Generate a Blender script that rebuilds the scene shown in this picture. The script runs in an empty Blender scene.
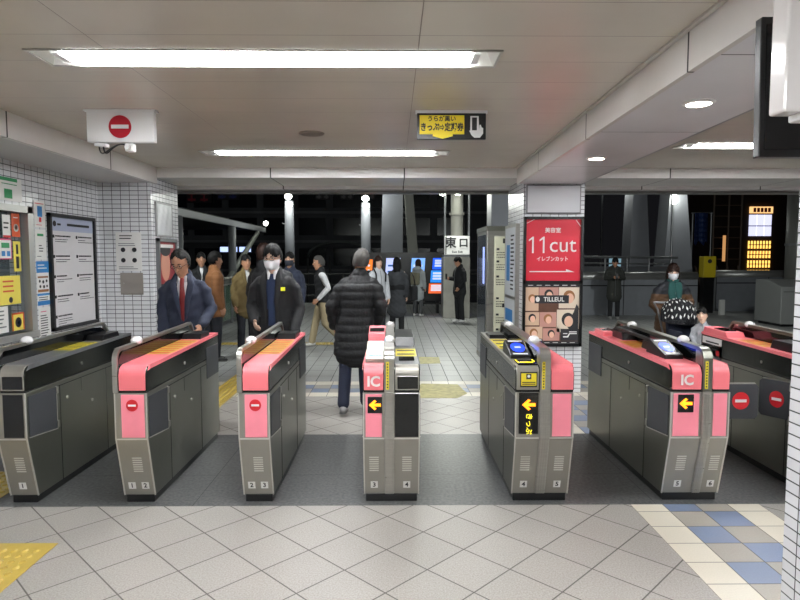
import bpy, bmesh, math, random
from mathutils import Vector, Matrix
random.seed(7)
S = bpy.context.scene; C = S.collection; PI = math.pi
# ---------- camera ----------
cd = bpy.data.cameras.new('camera'); cam = bpy.data.objects.new('camera', cd); C.objects.link(cam)
cam.location = (0, 0, 1.6); cam.rotation_euler = (PI/2 - math.atan(43/600), 0, -math.atan(6/600))
cd.sensor_width = 36; cd.lens = 36*600/800; cd.clip_start = .05; cd.clip_end = 300
S.camera = cam
# ---------- world, exposure ----------
w = bpy.data.worlds.new('night_sky'); S.world = w; w.use_nodes = True
w.node_tree.nodes['Background'].inputs[0].default_value = (.012, .012, .014, 1)
w.node_tree.nodes['Background'].inputs[1].default_value = .5
S.view_settings.view_transform = 'Standard'; S.view_settings.look = 'None'
S.view_settings.exposure = 0.0; S.view_settings.gamma = 1; S.view_settings.use_curve_mapping = False
TUBE = 90.0

# ---------- materials ----------
def lin(c):
    return tuple(((v/255)/12.92 if v/255 <= .04045 else ((v/255+.055)/1.055)**2.4) for v in c)
MATS = {}
def mat(name, rgb, rough=.6, metal=0, emit=None, es=0, bump=0, bscale=40, var=0, vscale=6, spec=.5, coat=0, brushed=False, alpha=1, trans=0):
    if name in MATS: return MATS[name]
    m = bpy.data.materials.new(name); m.use_nodes = True; MATS[name] = m
    nt = m.node_tree; b = nt.nodes['Principled BSDF']; c = lin(rgb)
    b.inputs['Base Color'].default_value = (*c, 1); b.inputs['Roughness'].default_value = rough
    b.inputs['Metallic'].default_value = metal; b.inputs['Specular IOR Level'].default_value = spec
    b.inputs['Coat Weight'].default_value = coat; b.inputs['Alpha'].default_value = alpha
    b.inputs['Transmission Weight'].default_value = trans
    if emit: b.inputs['Emission Color'].default_value = (*lin(emit), 1); b.inputs['Emission Strength'].default_value = es
    tc = nt.nodes.new('ShaderNodeTexCoord')
    if var or brushed:
        n = nt.nodes.new('ShaderNodeTexNoise'); n.inputs['Scale'].default_value = vscale; n.inputs['Detail'].default_value = 5
        mp = nt.nodes.new('ShaderNodeMapping'); nt.links.new(tc.outputs['Object'], mp.inputs[0]); nt.links.new(mp.outputs[0], n.inputs[0])
        if brushed: mp.inputs['Scale'].default_value = (1, 1, 14)
        r = nt.nodes.new('ShaderNodeMapRange'); nt.links.new(n.outputs[0], r.inputs[0])
        r.inputs[1].default_value = .3; r.inputs[2].default_value = .7; r.inputs[3].default_value = 1-var; r.inputs[4].default_value = 1+var
        mx = nt.nodes.new('ShaderNodeVectorMath'); mx.operation = 'SCALE'; mx.inputs[0].default_value = c
        nt.links.new(r.outputs[0], mx.inputs['Scale']); nt.links.new(mx.outputs[0], b.inputs['Base Color'])
        if brushed:
            r2 = nt.nodes.new('ShaderNodeMapRange'); nt.links.new(n.outputs[0], r2.inputs[0])
            r2.inputs[3].default_value = rough-.08; r2.inputs[4].default_value = rough+.1; nt.links.new(r2.outputs[0], b.inputs['Roughness'])
    if bump:
        n2 = nt.nodes.new('ShaderNodeTexNoise'); n2.inputs['Scale'].default_value = bscale; n2.inputs['Detail'].default_value = 3
        nt.links.new(tc.outputs['Object'], n2.inputs[0])
        bp = nt.nodes.new('ShaderNodeBump'); bp.inputs['Strength'].default_value = bump; bp.inputs['Distance'].default_value = .01
        nt.links.new(n2.outputs[0], bp.inputs['Height']); nt.links.new(bp.outputs[0], b.inputs['Normal'])
    return m

def grid_mat(name, base, grout, su, sv, gw, mode='wall', rough=.3, var=.05, off=(0, 0), speck=0, bump=.3, sscale=120):
    """tiles of su x sv metres with grout gw; mode wall: u=x+y, v=z; floor: u=x, v=y; diag: u=(x+y)/r2, v=(y-x)/r2"""
    m = bpy.data.materials.new(name); m.use_nodes = True; MATS[name] = m
    nt = m.node_tree; L = nt.links; b = nt.nodes['Principled BSDF']
    def N(t, **k):
        n = nt.nodes.new(t)
        for a, v in k.items(): setattr(n, a, v)
        return n
    def M(op, a, bb=None):
        n = N('ShaderNodeMath', operation=op)
        for i, x in enumerate((a, bb)):
            if x is None: continue
            if isinstance(x, (int, float)): n.inputs[i].default_value = x
            else: L.new(x, n.inputs[i])
        return n.outputs[0]
    g = N('ShaderNodeNewGeometry'); sp = N('ShaderNodeSeparateXYZ'); L.new(g.outputs['Position'], sp.inputs[0])
    x, y, z = sp.outputs
    if mode == 'wall': u, v = M('ADD', x, y), z
    elif mode == 'floor': u, v = x, y
    elif mode == 'wallz': u, v = z, M('ADD', x, y)
    else: u, v = M('MULTIPLY', M('ADD', x, y), .70711), M('MULTIPLY', M('SUBTRACT', y, x), .70711)
    u = M('DIVIDE', M('ADD', u, 100+off[0]), su); v = M('DIVIDE', M('ADD', v, 100+off[1]), sv)
    fu, fv = M('FRACT', u), M('FRACT', v)
    du = M('MULTIPLY', M('MINIMUM', fu, M('SUBTRACT', 1, fu)), su); dv = M('MULTIPLY', M('MINIMUM', fv, M('SUBTRACT', 1, fv)), sv)
    d = M('MINIMUM', du, dv)
    k = N('ShaderNodeMapRange'); L.new(d, k.inputs[0]); k.inputs[1].default_value = gw*.35; k.inputs[2].default_value = gw*.65
    cb = N('ShaderNodeCombineXYZ'); L.new(M('FLOOR', u), cb.inputs[0]); L.new(M('FLOOR', v), cb.inputs[1])
    wn = N('ShaderNodeTexWhiteNoise', noise_dimensions='2D'); L.new(cb.outputs[0], wn.inputs['Vector'])
    sc = M('ADD', M('MULTIPLY', wn.outputs[0], 2*var), 1-var)
    nz = N('ShaderNodeTexNoise'); L.new(g.outputs['Position'], nz.inputs[0]); nz.inputs['Scale'].default_value = 1.7; nz.inputs['Detail'].default_value = 6
    sc = M('MULTIPLY', sc, M('ADD', M('MULTIPLY', nz.outputs[0], .24), .88))
    if speck:
        ns = N('ShaderNodeTexNoise'); L.new(g.outputs['Position'], ns.inputs[0]); ns.inputs['Scale'].default_value = sscale; ns.inputs['Detail'].default_value = 2
        sc = M('MULTIPLY', sc, M('ADD', M('MULTIPLY', ns.outputs[0], 2*speck), 1-speck))
    vm = N('ShaderNodeVectorMath', operation='SCALE'); vm.inputs[0].default_value = lin(base); L.new(sc, vm.inputs['Scale'])
    mx = N('ShaderNodeMix', data_type='RGBA'); L.new(k.outputs[0], mx.inputs[0]); mx.inputs[6].default_value = (*lin(grout), 1); L.new(vm.outputs[0], mx.inputs[7])
    L.new(mx.outputs[2], b.inputs['Base Color'])
    r = N('ShaderNodeMapRange'); L.new(k.outputs[0], r.inputs[0]); r.inputs[3].default_value = .85; r.inputs[4].default_value = rough
    L.new(r.outputs[0], b.inputs['Roughness'])
    bp = N('ShaderNodeBump'); bp.inputs['Strength'].default_value = bump; bp.inputs['Distance'].default_value = .003
    L.new(k.outputs[0], bp.inputs['Height']); L.new(bp.outputs[0], b.inputs['Normal'])
    return m

M_tile = grid_mat('wall_tile', (224, 225, 228), (52, 54, 58), .10, .05, .006, rough=.22, var=.05)
M_floor = grid_mat('floor_diagonal_tile', (158, 154, 148), (92, 89, 85), .3, .3, .007, 'diag', rough=.42, var=.04, off=(.08, .02), speck=.5)
M_mat = grid_mat('dark_strip_stone', (77, 78, 78), (66, 67, 67), 3.0, .78, .004, 'floor', rough=.42, var=.02, sscale=48, speck=1.1, off=(.3, .2))
M_pave = grid_mat('outdoor_paving', (150, 151, 149), (84, 84, 82), .19, .4, .009, 'floor', rough=.42, var=.06, speck=.5)
M_white_t = grid_mat('white_band_tile', (214, 208, 192), (120, 116, 108), .21, .21, .006, 'floor', rough=.4, var=.03, off=(.11, .08), speck=.1)
M_blue_t = grid_mat('blue_band_tile', (116, 130, 156), (96, 98, 100), .21, .21, .006, 'floor', rough=.4, var=.08, off=(.11, .08), speck=.15)
M_grey_t = grid_mat('grey_band_tile', (158, 152, 142), (96, 94, 90), .21, .21, .006, 'floor', rough=.4, var=.04, off=(.11, .08), speck=.15)
M_ceil = grid_mat('ceiling_panel', (206, 200, 188), (140, 133, 124), 1.54, .37, .006, 'floor', rough=.26, var=.015, off=(1.52, .01), bump=.15)
M_fascia = grid_mat('fascia_panel', (226, 223, 220), (60, 58, 56), 1.54, 9, .014, 'floor', rough=.25, var=.01, off=(1.52, 0), bump=.1)
M_fascia_y = grid_mat('side_fascia_panel', (226, 222, 218), (50, 48, 46), 9, 1.55, .016, 'floor', rough=.22, var=.01, off=(0, 1.08), bump=.1)
white = mat('white_plastic', (226, 226, 226), .35)
steel = mat('brushed_steel', (176, 174, 168), .30, .9, var=.06, brushed=True, vscale=5)
dsteel = mat('dark_brushed_steel', (132, 133, 124), .32, .85, var=.03, vscale=2.5)
lsteel = mat('satin_steel_front', (158, 155, 147), .42, .7, var=.03, vscale=7)
hsteel = mat('housing_dark_steel', (64, 66, 62), .22, .85, var=.02)
pinkm = mat('pink_cover', (232, 118, 126), .35, var=.02)
pink2 = mat('pale_pink_panel', (240, 138, 154), .4, var=.03, vscale=12)
blackm = mat('black_plastic', (14, 15, 17), .3)
blackgl = mat('black_gloss', (8, 9, 10), .08)
dgrey = mat('dark_grey_flap', (58, 60, 64), .45)
seam = mat('seam_black', (12, 12, 12), .8)
yellow = mat('yellow_vinyl', (228, 208, 40), .5)
redm = mat('sign_red', (204, 28, 40), .45)
orangelab = mat('orange_yellow_label', (206, 170, 60), .35, var=.25, vscale=14)
paper = mat('white_paper', (228, 227, 224), .6)
ink = mat('dark_ink', (36, 36, 40), .6)
greym = mat('grey_metal', (120, 122, 124), .4, .6)
concrete = mat('concrete', (132, 132, 130), .75, var=.1, vscale=3)

# ---------- mesh helpers ----------
WL = {}   # world location of parents that are only translated
class MB:
    def __init__(s): s.bm = bmesh.new()
    def poly(s, pts):
        vs = [s.bm.verts.new(p) for p in pts]
        try: return s.bm.faces.new(vs)
        except ValueError: return None
    def box(s, x0, x1, y0, y1, z0, z1):
        g = bmesh.ops.create_cube(s.bm, size=1)
        for v in g['verts']: v.co = ((v.co.x+.5)*(x1-x0)+x0, (v.co.y+.5)*(y1-y0)+y0, (v.co.z+.5)*(z1-z0)+z0)
        return s
    def bbox(s, x0, x1, y0, y1, z0, z1, r=.005, seg=2):      # bevelled box
        g = bmesh.ops.create_cube(s.bm, size=1)
        for v in g['verts']: v.co = ((v.co.x+.5)*(x1-x0)+x0, (v.co.y+.5)*(y1-y0)+y0, (v.co.z+.5)*(z1-z0)+z0)
        es = list({e for v in g['verts'] for e in v.link_edges})
        bmesh.ops.bevel(s.bm, geom=es, offset=r, segments=seg, profile=.5, affect='EDGES'); return s
    def prism(s, pts, ax, a, b, r=0):                        # polygon in the plane across axis ax, from a to b
        def P(u, v, t): return (t, u, v) if ax == 0 else ((u, t, v) if ax == 1 else (u, v, t))
        A = [s.bm.verts.new(P(u, v, a)) for u, v in pts]; B = [s.bm.verts.new(P(u, v, b)) for u, v in pts]
        n = len(pts); fs = [s.bm.faces.new(A), s.bm.faces.new(B[::-1])]
        for i in range(n): fs.append(s.bm.faces.new((A[i], B[i], B[(i+1) % n], A[(i+1) % n])))
        bmesh.ops.recalc_face_normals(s.bm, faces=fs)
        if r:
            es = list({e for f in fs[:2] for e in f.edges})
            bmesh.ops.bevel(s.bm, geom=es, offset=r, segments=2, profile=.5, affect='EDGES')
        return s
    def tube(s, pts, r, n=10, caps=True):
        pts = [Vector(p) for p in pts]; rings = []
        for i, p in enumerate(pts):
            t = (pts[min(i+1, len(pts)-1)] - pts[max(i-1, 0)]).normalized()
            a = t.cross(Vector((0, 0, 1)) if abs(t.z) < .9 else Vector((1, 0, 0))).normalized(); b = t.cross(a)
            rr = r[i] if isinstance(r, (list, tuple)) else r
            rings.append([s.bm.verts.new(p + a*rr*math.cos(2*PI*k/n) + b*rr*math.sin(2*PI*k/n)) for k in range(n)])
        fs = []
        for A, B in zip(rings, rings[1:]):
            for k in range(n): fs.append(s.bm.faces.new((A[k], A[(k+1) % n], B[(k+1) % n], B[k])))
        if caps: fs.append(s.bm.faces.new(rings[0][::-1])); fs.append(s.bm.faces.new(rings[-1]))
        bmesh.ops.recalc_face_normals(s.bm, faces=fs); return s
    def ell(s, c, r, seg=16, rot=None):
        g = bmesh.ops.create_uvsphere(s.bm, u_segments=seg, v_segments=max(6, seg//2+2), radius=1)
        for v in g['verts']:
            q = Vector((v.co.x*r[0], v.co.y*r[1], v.co.z*r[2]))
            if rot is not None: q = rot @ q
            v.co = q + Vector(c)
        return s
    def disc(s, F, x, y, rx, ry, d0, d1, n=28):
        return s.fpoly(F, [(x+rx*math.cos(2*PI*k/n), y+ry*math.sin(2*PI*k/n)) for k in range(n)], d0, d1)
    def fpoly(s, F, pts, d0, d1):                            # prism on a frame: d along its outward normal
        A = [s.bm.verts.new(F.p(u, v, d0)) for u, v in pts]; B = [s.bm.verts.new(F.p(u, v, d1)) for u, v in pts]
        n = len(pts); fs = [s.bm.faces.new(A), s.bm.faces.new(B[::-1])]
        for i in range(n): fs.append(s.bm.faces.new((A[i], B[i], B[(i+1) % n], A[(i+1) % n])))
        bmesh.ops.recalc_face_normals(s.bm, faces=fs); return s
    def rect(s, F, x0, y0, x1, y1, d0, d1): return s.fpoly(F, [(x0, y0), (x1, y0), (x1, y1), (x0, y1)], d0, d1)
    def loft(s, pts, rad, side=(1, 0, 0), n=16):
        pts = [Vector(p) for p in pts]; side = Vector(side)
        def fr(i):
            t = (pts[min(i+1, len(pts)-1)] - pts[max(i-1, 0)]).normalized()
            a = (side - t*side.dot(t))
            if a.length < .05: a = Vector((0, 1, 0)) - t*t.y
            a.normalize(); return t, a, t.cross(a)
        seq = []
        t, a, b = fr(0); r0 = rad[0]; e = min(r0)
        seq += [(pts[0]-t*e*.8, (r0[0]*.45, r0[1]*.45), a, b), (pts[0]-t*e*.5, (r0[0]*.8, r0[1]*.8), a, b)]
        for i, p in enumerate(pts): t, a, b = fr(i); seq.append((p, rad[i], a, b))
        t, a, b = fr(len(pts)-1); r1 = rad[-1]; e = min(r1)
        seq += [(pts[-1]+t*e*.5, (r1[0]*.8, r1[1]*.8), a, b), (pts[-1]+t*e*.8, (r1[0]*.45, r1[1]*.45), a, b)]
        rings = [[s.bm.verts.new(p + a*r[0]*math.cos(2*PI*k/n) + b*r[1]*math.sin(2*PI*k/n)) for k in range(n)] for p, r, a, b in seq]
        fs = []
        for A, B in zip(rings, rings[1:]):
            for k in range(n): fs.append(s.bm.faces.new((A[k], A[(k+1) % n], B[(k+1) % n], B[k])))
        fs.append(s.bm.faces.new(rings[0][::-1])); fs.append(s.bm.faces.new(rings[-1]))
        bmesh.ops.recalc_face_normals(s.bm, faces=fs); return s
    def text(s, F, t, x, y, size, d0=.0, d1=.002, align='CENTER', rot=0, sx=1, bold=0):
        cu = bpy.data.curves.new('lettering', 'FONT'); cu.body = t; cu.size = size; cu.align_x = align; cu.align_y = 'CENTER'
        cu.offset = bold; cu.resolution_u = 3
        o = bpy.data.objects.new('lettering', cu); C.objects.link(o)
        dg = bpy.context.evaluated_depsgraph_get(); me = bpy.data.meshes.new_from_object(o.evaluated_get(dg))
        bpy.data.objects.remove(o); bpy.data.curves.remove(cu)
        b2 = bmesh.new(); b2.from_mesh(me); bpy.data.meshes.remove(me)
        bmesh.ops.remove_doubles(b2, verts=b2.verts[:], dist=1e-6)
        c, sn = math.cos(rot), math.sin(rot); d = d1
        mp = {}
        for v in b2.verts:
            u, w_ = v.co.x*sx, v.co.y
            mp[v.index] = s.bm.verts.new(F.p(x+u*c-w_*sn, y+u*sn+w_*c, d))
        for f in b2.faces:
            try: s.bm.faces.new([mp[v.index] for v in f.verts])
            except ValueError: pass
        b2.free(); return s
    def build(s, name, m, parent=None, smooth=False, recalc=False):
        if recalc: bmesh.ops.recalc_face_normals(s.bm, faces=s.bm.faces[:])
        me = bpy.data.meshes.new(name); off = WL.get(parent.name) if parent else None
        if off:
            for v in s.bm.verts: v.co -= Vector(off)
        s.bm.to_mesh(me); s.bm.free()
        for mm in (m if isinstance(m, (list, tuple)) else [m]): me.materials.append(mm)
        if smooth:
            for p in me.polygons: p.use_smooth = True
        o = bpy.data.objects.new(name, me); C.objects.link(o)
        if parent: o.parent = parent
        if off: WL[o.name] = tuple(off)
        return o
class Fr:
    def __init__(s, o, r, u=(0, 0, 1)): s.o = Vector(o); s.r = Vector(r).normalized(); s.u = Vector(u).normalized(); s.n = s.r.cross(s.u)
    def p(s, x, y, d=0): return s.o + s.r*x + s.u*y + s.n*d
def FF(x, y, z): return Fr((x, y, z), (1, 0, 0))             # faces the camera (-Y)
def FLW(x, y, z): return Fr((x, y, z), (0, 1, 0))            # faces +X
def FRW(x, y, z): return Fr((x, y, z), (0, -1, 0))           # faces -X
def thing(name, label, cat, loc=(0, 0, 0), group=None, rz=0, shift=True):
    o = bpy.data.objects.new(name, None); C.objects.link(o); o.location = loc; o.rotation_euler = (0, 0, rz); o.empty_display_size = .1
    o['label'] = label; o['category'] = cat
    if group: o['group'] = group
    if shift: WL[o.name] = loc
    return o
def tag(o, label, cat, group=None, kind=None):
    o['label'] = label; o['category'] = cat
    if group: o['group'] = group
    if kind: o['kind'] = kind
    return o
def struct(name, mb, m, **k):
    o = mb.build(name, m, **k); o['kind'] = 'structure'; return o
# ================= SETTING =================
ZC = 2.62; ZS = 2.44; YB = 7.0
def quads(mb, cells, z, mi):
    for x0, x1, y0, y1 in cells:
        f = mb.poly([(x0, y0, z), (x1, y0, z), (x1, y1, z), (x0, y1, z)]); f.material_index = mi
fm = MB(); XW0, XW1 = 1.53, 2.37
ch = [(XW0+.21*i, XW0+.21*(i+1)) for i in range(4)]
T0, T1 = 6.81, 7.65
Y0 = 2.82-.21*40
for (ya, yb, mi) in ((-5.58, 3.77, 0), (3.77, 5.33, 1), (5.33, T0, 0)):
    if mi == 0: quads(fm, [(-6, XW0, ya, yb), (XW1, 9, ya, yb)], 0, 0)
    else: quads(fm, [(-6, 9, ya, yb)], 0, 1)
rows = []
y = Y0
while y < 3.76:
    rows.append((max(y, -5.58), min(y+.21, 3.77), round((y-2.82)/.21))); y += .21
y = 5.33; k = 0
for k in range(8):
    a = 5.34+.21*(k-.05); rows.append((max(5.33, a), min(T0, a+.21), k))
for ya, yb, k in rows:
    if yb <= ya+1e-4: continue
    for c in range(4):
        mi = 2 if c in (0, 3) else (3 if (c+k) % 2 == 1 else 4)
        quads(fm, [(ch[c][0], ch[c][1], ya, yb)], 0, mi)
for r in range(4):
    ya = T0+.21*r; yb = ya+.21
    if r in (0, 3): quads(fm, [(-6, 9, ya, yb)], 0, 2)
    else:
        for i in range(72):
            quads(fm, [(-6.03+.21*i, -6.03+.21*(i+1), ya, yb)], 0, 3 if (i+r) % 2 else 4)
quads(fm, [(-30, 30, T1, 21)], 0, 5)
struct('floor', fm, [M_floor, M_mat, M_white_t, M_blue_t, M_grey_t, M_pave], recalc=True)

# ceilings (plates with light recesses)
def plate(mb, x0, x1, y0, y1, z, holes, mi=0):
    xs = sorted({x0, x1, *[h[0] for h in holes], *[h[1] for h in holes]}); ys = sorted({y0, y1, *[h[2] for h in holes], *[h[3] for h in holes]})
    for a, b in zip(xs, xs[1:]):
        for c, d in zip(ys, ys[1:]):
            if any(h[0] <= a and b <= h[1] and h[2] <= c and d <= h[3] for h in holes): continue
            mb.poly([(a, c, z), (a, d, z), (b, d, z), (b, c, z)]).material_index = mi
tl = [(-1.81 if y == 3.17 else -1.865, .53, y-.12, y+.12) for y in (.30, 3.17, 5.98, -2.5)]
tr = [(2.62, 5.0, y-.12, y+.12) for y in (5.55, 2.6, -.4)]
cm = MB(); plate(cm, -2.72, 1.42, -5.58, YB, ZC, tl)
struct('ceiling', cm, M_ceil)
cm = MB(); plate(cm, 1.9, 9, -5.58, YB, ZC, tr); struct('ceiling', cm, M_ceil)
def skew(pl, z0, z1):   # vertical plate between two floor points
    m_ = MB(); (xa, ya), (xb, yb) = pl
    m_.poly([(xa, ya, z0), (xb, yb, z0), (xb, yb, z1), (xa, ya, z1)]); return m_
# left fascia and soffit
m_ = MB(); m_.box(-2.76, -2.72, -5.58, YB, ZS, ZC+.05); struct('trim_1', m_, M_fascia_y)
m_ = MB(); m_.box(-3.5, -2.765, -5.58, YB-.01, ZS, ZS+.04); struct('trim_2', m_, mat('soffit_panel', (205, 203, 202), .25))
# right fascia runs very slightly out of line
ra, rb = (1.15, -5.58), (1.42, YB); sa, sb = (1.72, -5.58), (2.16, YB)
m_ = MB()
for (p, q, t) in ((ra, rb, -.02),):
    m_.prism([(p[0], p[1]), (q[0], q[1]), (q[0]+.03, q[1]), (p[0]+.03, p[1])], 2, ZS-.005, ZC+.05)
struct('trim_3', m_, M_fascia_y)
m_ = MB(); m_.prism([(ra[0]+.03, ra[1]), (rb[0]+.03, rb[1]), (sb[0], sb[1]), (sa[0], sa[1])], 2, ZS, ZS+.03)
struct('trim_4', m_, grid_mat('right_soffit_panel', (236, 235, 238), (70, 68, 70), 9, 1.55, .01, 'floor', rough=.2, var=.01, off=(0, 1.3)))
m_ = MB(); m_.prism([(sa[0], sa[1]), (sb[0], sb[1]), (sb[0]+.02, sb[1]), (sa[0]+.02, sa[1])], 2, ZS, ZC+.05); struct('trim_5', m_, greym)
# thin shadow-gap edge strip under the right ceiling edge
m_ = MB(); m_.prism([(ra[0]-.028, ra[1]), (rb[0]-.028, rb[1]), (rb[0]-.005, rb[1]), (ra[0]-.005, ra[1])], 2, ZC-.012, ZC-.001); struct('trim_6', m_, mat('edge_trim', (200, 196, 188), .35))
# cross beam at the mouth of the concourse
m_ = MB(); m_.prism([(YB, 2.51), (YB, 2.70), (YB+.95, 2.70), (YB+.95, 2.47), (YB+.80, 2.47), (YB+.80, 2.51)], 0, -3.5, 9); struct('ceiling_beam', m_, M_fascia)
m_ = MB(); m_.box(-3.5, 9, YB+.97, YB+1.15, 2.44, 2.60); struct('trim_7', m_, mat('beam_edge', (120, 118, 116), .35, .3))
# left wall with office window
WX = -3.36
wl = MB()
wl.box(WX-.2, WX, -5.58, 5.60, 0, .92); wl.box(WX-.2, WX, -5.58, 5.60, 2.03, ZS+.04); wl.box(WX-.2, WX, 5.60, YB-.1, 0, ZS+.04); wl.box(WX-.2, WX, -5.58, 3.0, .92, 2.03)
struct('wall_left', wl, M_tile)
wl = MB(); wl.box(WX-.2, -2.76, YB-.1, YB+.75, 0, 2.51); struct('wall_left_pier', wl, M_tile)
wl = MB(); wl.box(-6, 9, -5.7, -5.58, 0, 2.7); struct('wall_back', wl, mat('back_wall_paint', (150, 148, 142), .6))
wl = MB(); wl.box(9, 9.15, -5.58, YB, 0, 2.7); struct('wall_right', wl, mat('right_wall_paint', (140, 140, 138), .6))
wn = MB()
wn.box(WX-.08, WX+.02, 5.55, 5.63, .88, 2.06); wn.box(WX-.08, WX+.02, 3.0, 5.63, 2.0, 2.06); wn.box(WX-.08, WX+.04, 3.0, 5.63, .86, .92); wn.box(WX-.06, WX, 4.2, 4.25, .92, 2.0)
struct('window_1', wn, mat('window_frame_metal', (176, 176, 174), .35, .5))
gl = MB(); gl.box(WX-.05, WX-.042, 3.0, 5.55, .92, 2.0); g_ = gl.build('window_glass', mat('office_glass', (150, 165, 170), .03, alpha=.14)); g_['kind'] = 'structure'
cu = MB()
pts = [(3.0+.02*i, WX-.30+.02*math.sin(i*.9)) for i in range(128)]
for (a, x), (b, x2) in zip(pts, pts[1:]): cu.poly([(x, a, .9), (x2, b, .9), (x2, b, 2.04), (x, a, 2.04)])
tag(cu.build('curtain', mat('curtain_cloth', (128, 136, 144), .8), smooth=True), 'blue-grey pleated blind hanging behind the office window', 'curtain')
bw = MB(); bw.box(-5.5, -5.4, 3, 6.9, 0, 2.5); struct('wall_office', bw, mat('office_wall', (120, 118, 112), .7))

# right tiled column and the near column at the right edge
CX0, CX1 = 1.50, 2.21
c_ = MB(); c_.box(CX0, CX1, YB-.01, YB+.92, 0, ZS+.08)
struct('wall_pillar', c_, M_tile)
c_ = MB(); c_.box(1.685, 2.1, 2.0, 2.5, 0, ZS+.01); struct('wall_near_pillar', c_, M_tile)

# ceiling lights
tube_m = mat('fluorescent_tube', (255, 255, 255), .4, emit=(247, 249, 252), es=TUBE)
refl = mat('light_reflector', (225, 225, 220), .3, .3)
def ceiling_light(x0, x1, y, label):
    t = thing('ceiling_light', label, 'ceiling light', ((x0+x1)/2, y, ZC), 'fluorescent lights recessed in the ceiling')
    h = MB(); a, b = y-.12, y+.12; zt = ZC+.07
    h.poly([(x0, a, ZC), (x1, a, ZC), (x1-.05, a+.05, zt), (x0+.05, a+.05, zt)]); h.poly([(x0, b, ZC), (x0+.05, b-.05, zt), (x1-.05, b-.05, zt), (x1, b, ZC)])
    h.poly([(x0, a, ZC), (x0+.05, a+.05, zt), (x0+.05, b-.05, zt), (x0, b, ZC)]); h.poly([(x1, a, ZC), (x1, b, ZC), (x1-.05, b-.05, zt), (x1-.05, a+.05, zt)])
    h.poly([(x0+.05, a+.05, zt), (x1-.05, a+.05, zt), (x1-.05, b-.05, zt), (x0+.05, b-.05, zt)])
    h.build('housing', refl, t)
    f = MB(); e = .012
    f.box(x0-e, x1+e, a-e, a, ZC-.008, ZC-.001); f.box(x0-e, x1+e, b, b+e, ZC-.008, ZC-.001); f.box(x0-e, x0, a, b, ZC-.008, ZC-.001); f.box(x1, x1+e, a, b, ZC-.008, ZC-.001)
    f.build('frame', steel, t)
    xm = (x0+x1)/2
    for s_ in (-.042, .042):
        for (u, v) in ((x0+.14, xm-.012), (xm+.012, x1-.14)):
            tb = MB(); tb.tube([(u, y+s_, ZC+.012), (v, y+s_, ZC+.012)], .022, 10); tb.build('tube', tube_m, t, smooth=True)
    for u in (x0+.11, x1-.11):
        k = MB(); k.bbox(u-.02, u+.02, y-.075, y+.075, ZC-.005, ZC+.05, .004); k.build('socket', white, t)
labs = {3.17: 'long fluorescent ceiling light nearest, above the front of the gates', 5.98: 'long fluorescent ceiling light further back, near the cross beam'}
for h in tl:
    y = round((h[2]+h[3])/2, 2); ceiling_light(h[0], h[1], y, labs.get(y, 'fluorescent ceiling light behind the viewpoint, over the front floor'))
for h in tr:
    y = round((h[2]+h[3])/2, 2); ceiling_light(h[0], h[1], y, 'fluorescent ceiling light at right, beyond the hanging screen' if y > 5 else 'fluorescent ceiling light over the right-hand bay, out of view')
for x, y, l in ((1.66, 3.32, 'round recessed downlight in the right soffit, nearer and larger'), (1.72, 5.15, 'round recessed downlight in the right soffit, near the tiled pillar')):
    t = thing('downlight', l, 'downlight', (x, y, ZS), 'downlights in the right soffit')
    r = MB(); n = 28
    for k in range(n):
        a, b = 2*PI*k/n, 2*PI*(k+1)/n
        r.poly([(x+.085*math.cos(a), y+.085*math.sin(a), ZS-.004), (x+.085*math.cos(b), y+.085*math.sin(b), ZS-.004), (x+.065*math.cos(b), y+.065*math.sin(b), ZS-.012), (x+.065*math.cos(a), y+.065*math.sin(a), ZS-.012)])
        r.poly([(x+.085*math.cos(a), y+.085*math.sin(a), ZS-.004), (x+.085*math.cos(b), y+.085*math.sin(b), ZS-.004), (x+.085*math.cos(b), y+.085*math.sin(b), ZS), (x+.085*math.cos(a), y+.085*math.sin(a), ZS)])
    r.build('rim', white, t, recalc=True)
    r = MB(); r.tube([(x, y, ZS-.010), (x, y, ZS-.002)], .064, 28); r.build('diffuser', mat('downlight_glow', (255, 255, 255), emit=(255, 244, 228), es=26), t)
# round speaker in ceiling
s_ = MB(); s_.tube([(-.68, 5.05, ZC), (-.68, 5.05, ZC-.006), (-.68, 5.05, ZC-.012)], [.105, .105, .09], 32)
tag(s_.build('ceiling_speaker', mat('speaker_grille', (128, 120, 110), .5, bump=.6, bscale=400)), 'round grey speaker grille set in the ceiling', 'speaker')

# tactile paving (raised domes)
tact = mat('tactile_yellow', (190, 165, 78), .28, var=.10, vscale=9)
def tactile(x0, x1, y0, y1, lab, bars=False, step=.06, clip=None):
    m_ = MB()
    if clip: m_.prism(clip, 2, .0005, .004)
    else: m_.box(x0, x1, y0, y1, .0005, .004)
    nx = int((x1-x0)/step); ny = int((y1-y0)/step)
    for i in range(nx):
        for j in range(ny):
            cx, cy = x0+step*(i+.5), y0+step*(j+.5)
            if clip and cx + .02 > x1 - max(0, (y0+.66-cy))*0: continue
            if bars:
                if j == 0: m_.bbox(cx-.011, cx+.011, y0+.02, y1-.02, .003, .009, .003, 1)
            else: m_.tube([(cx, cy, .003), (cx, cy, .009), (cx, cy, .013)], [.020, .017, .010], 10)
    tag(m_.build('tactile_paving', tact), lab, 'tactile paving', 'yellow tactile paving')
tactile(-3.0, -1.88, 2.37, 3.27, 'yellow dotted tactile paving at the front left floor corner')
tactile(-3.3, -2.62, 3.80, 4.40, 'yellow dotted tactile paving left of the leftmost gate')
tactile(-2.16, -1.86, 5.45, 8.4, 'yellow tactile strip running through the second aisle beyond the gates', bars=False, step=.06)
tactile(-3.2, -.6, 10.9, 11.2, 'yellow tactile strip crossing the paving beyond the gates', bars=False, step=.075)
tactile(-1.0, -.7, 11.25, 14.5, 'yellow tactile strip leading away past the man in the vest', step=.1)
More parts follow.
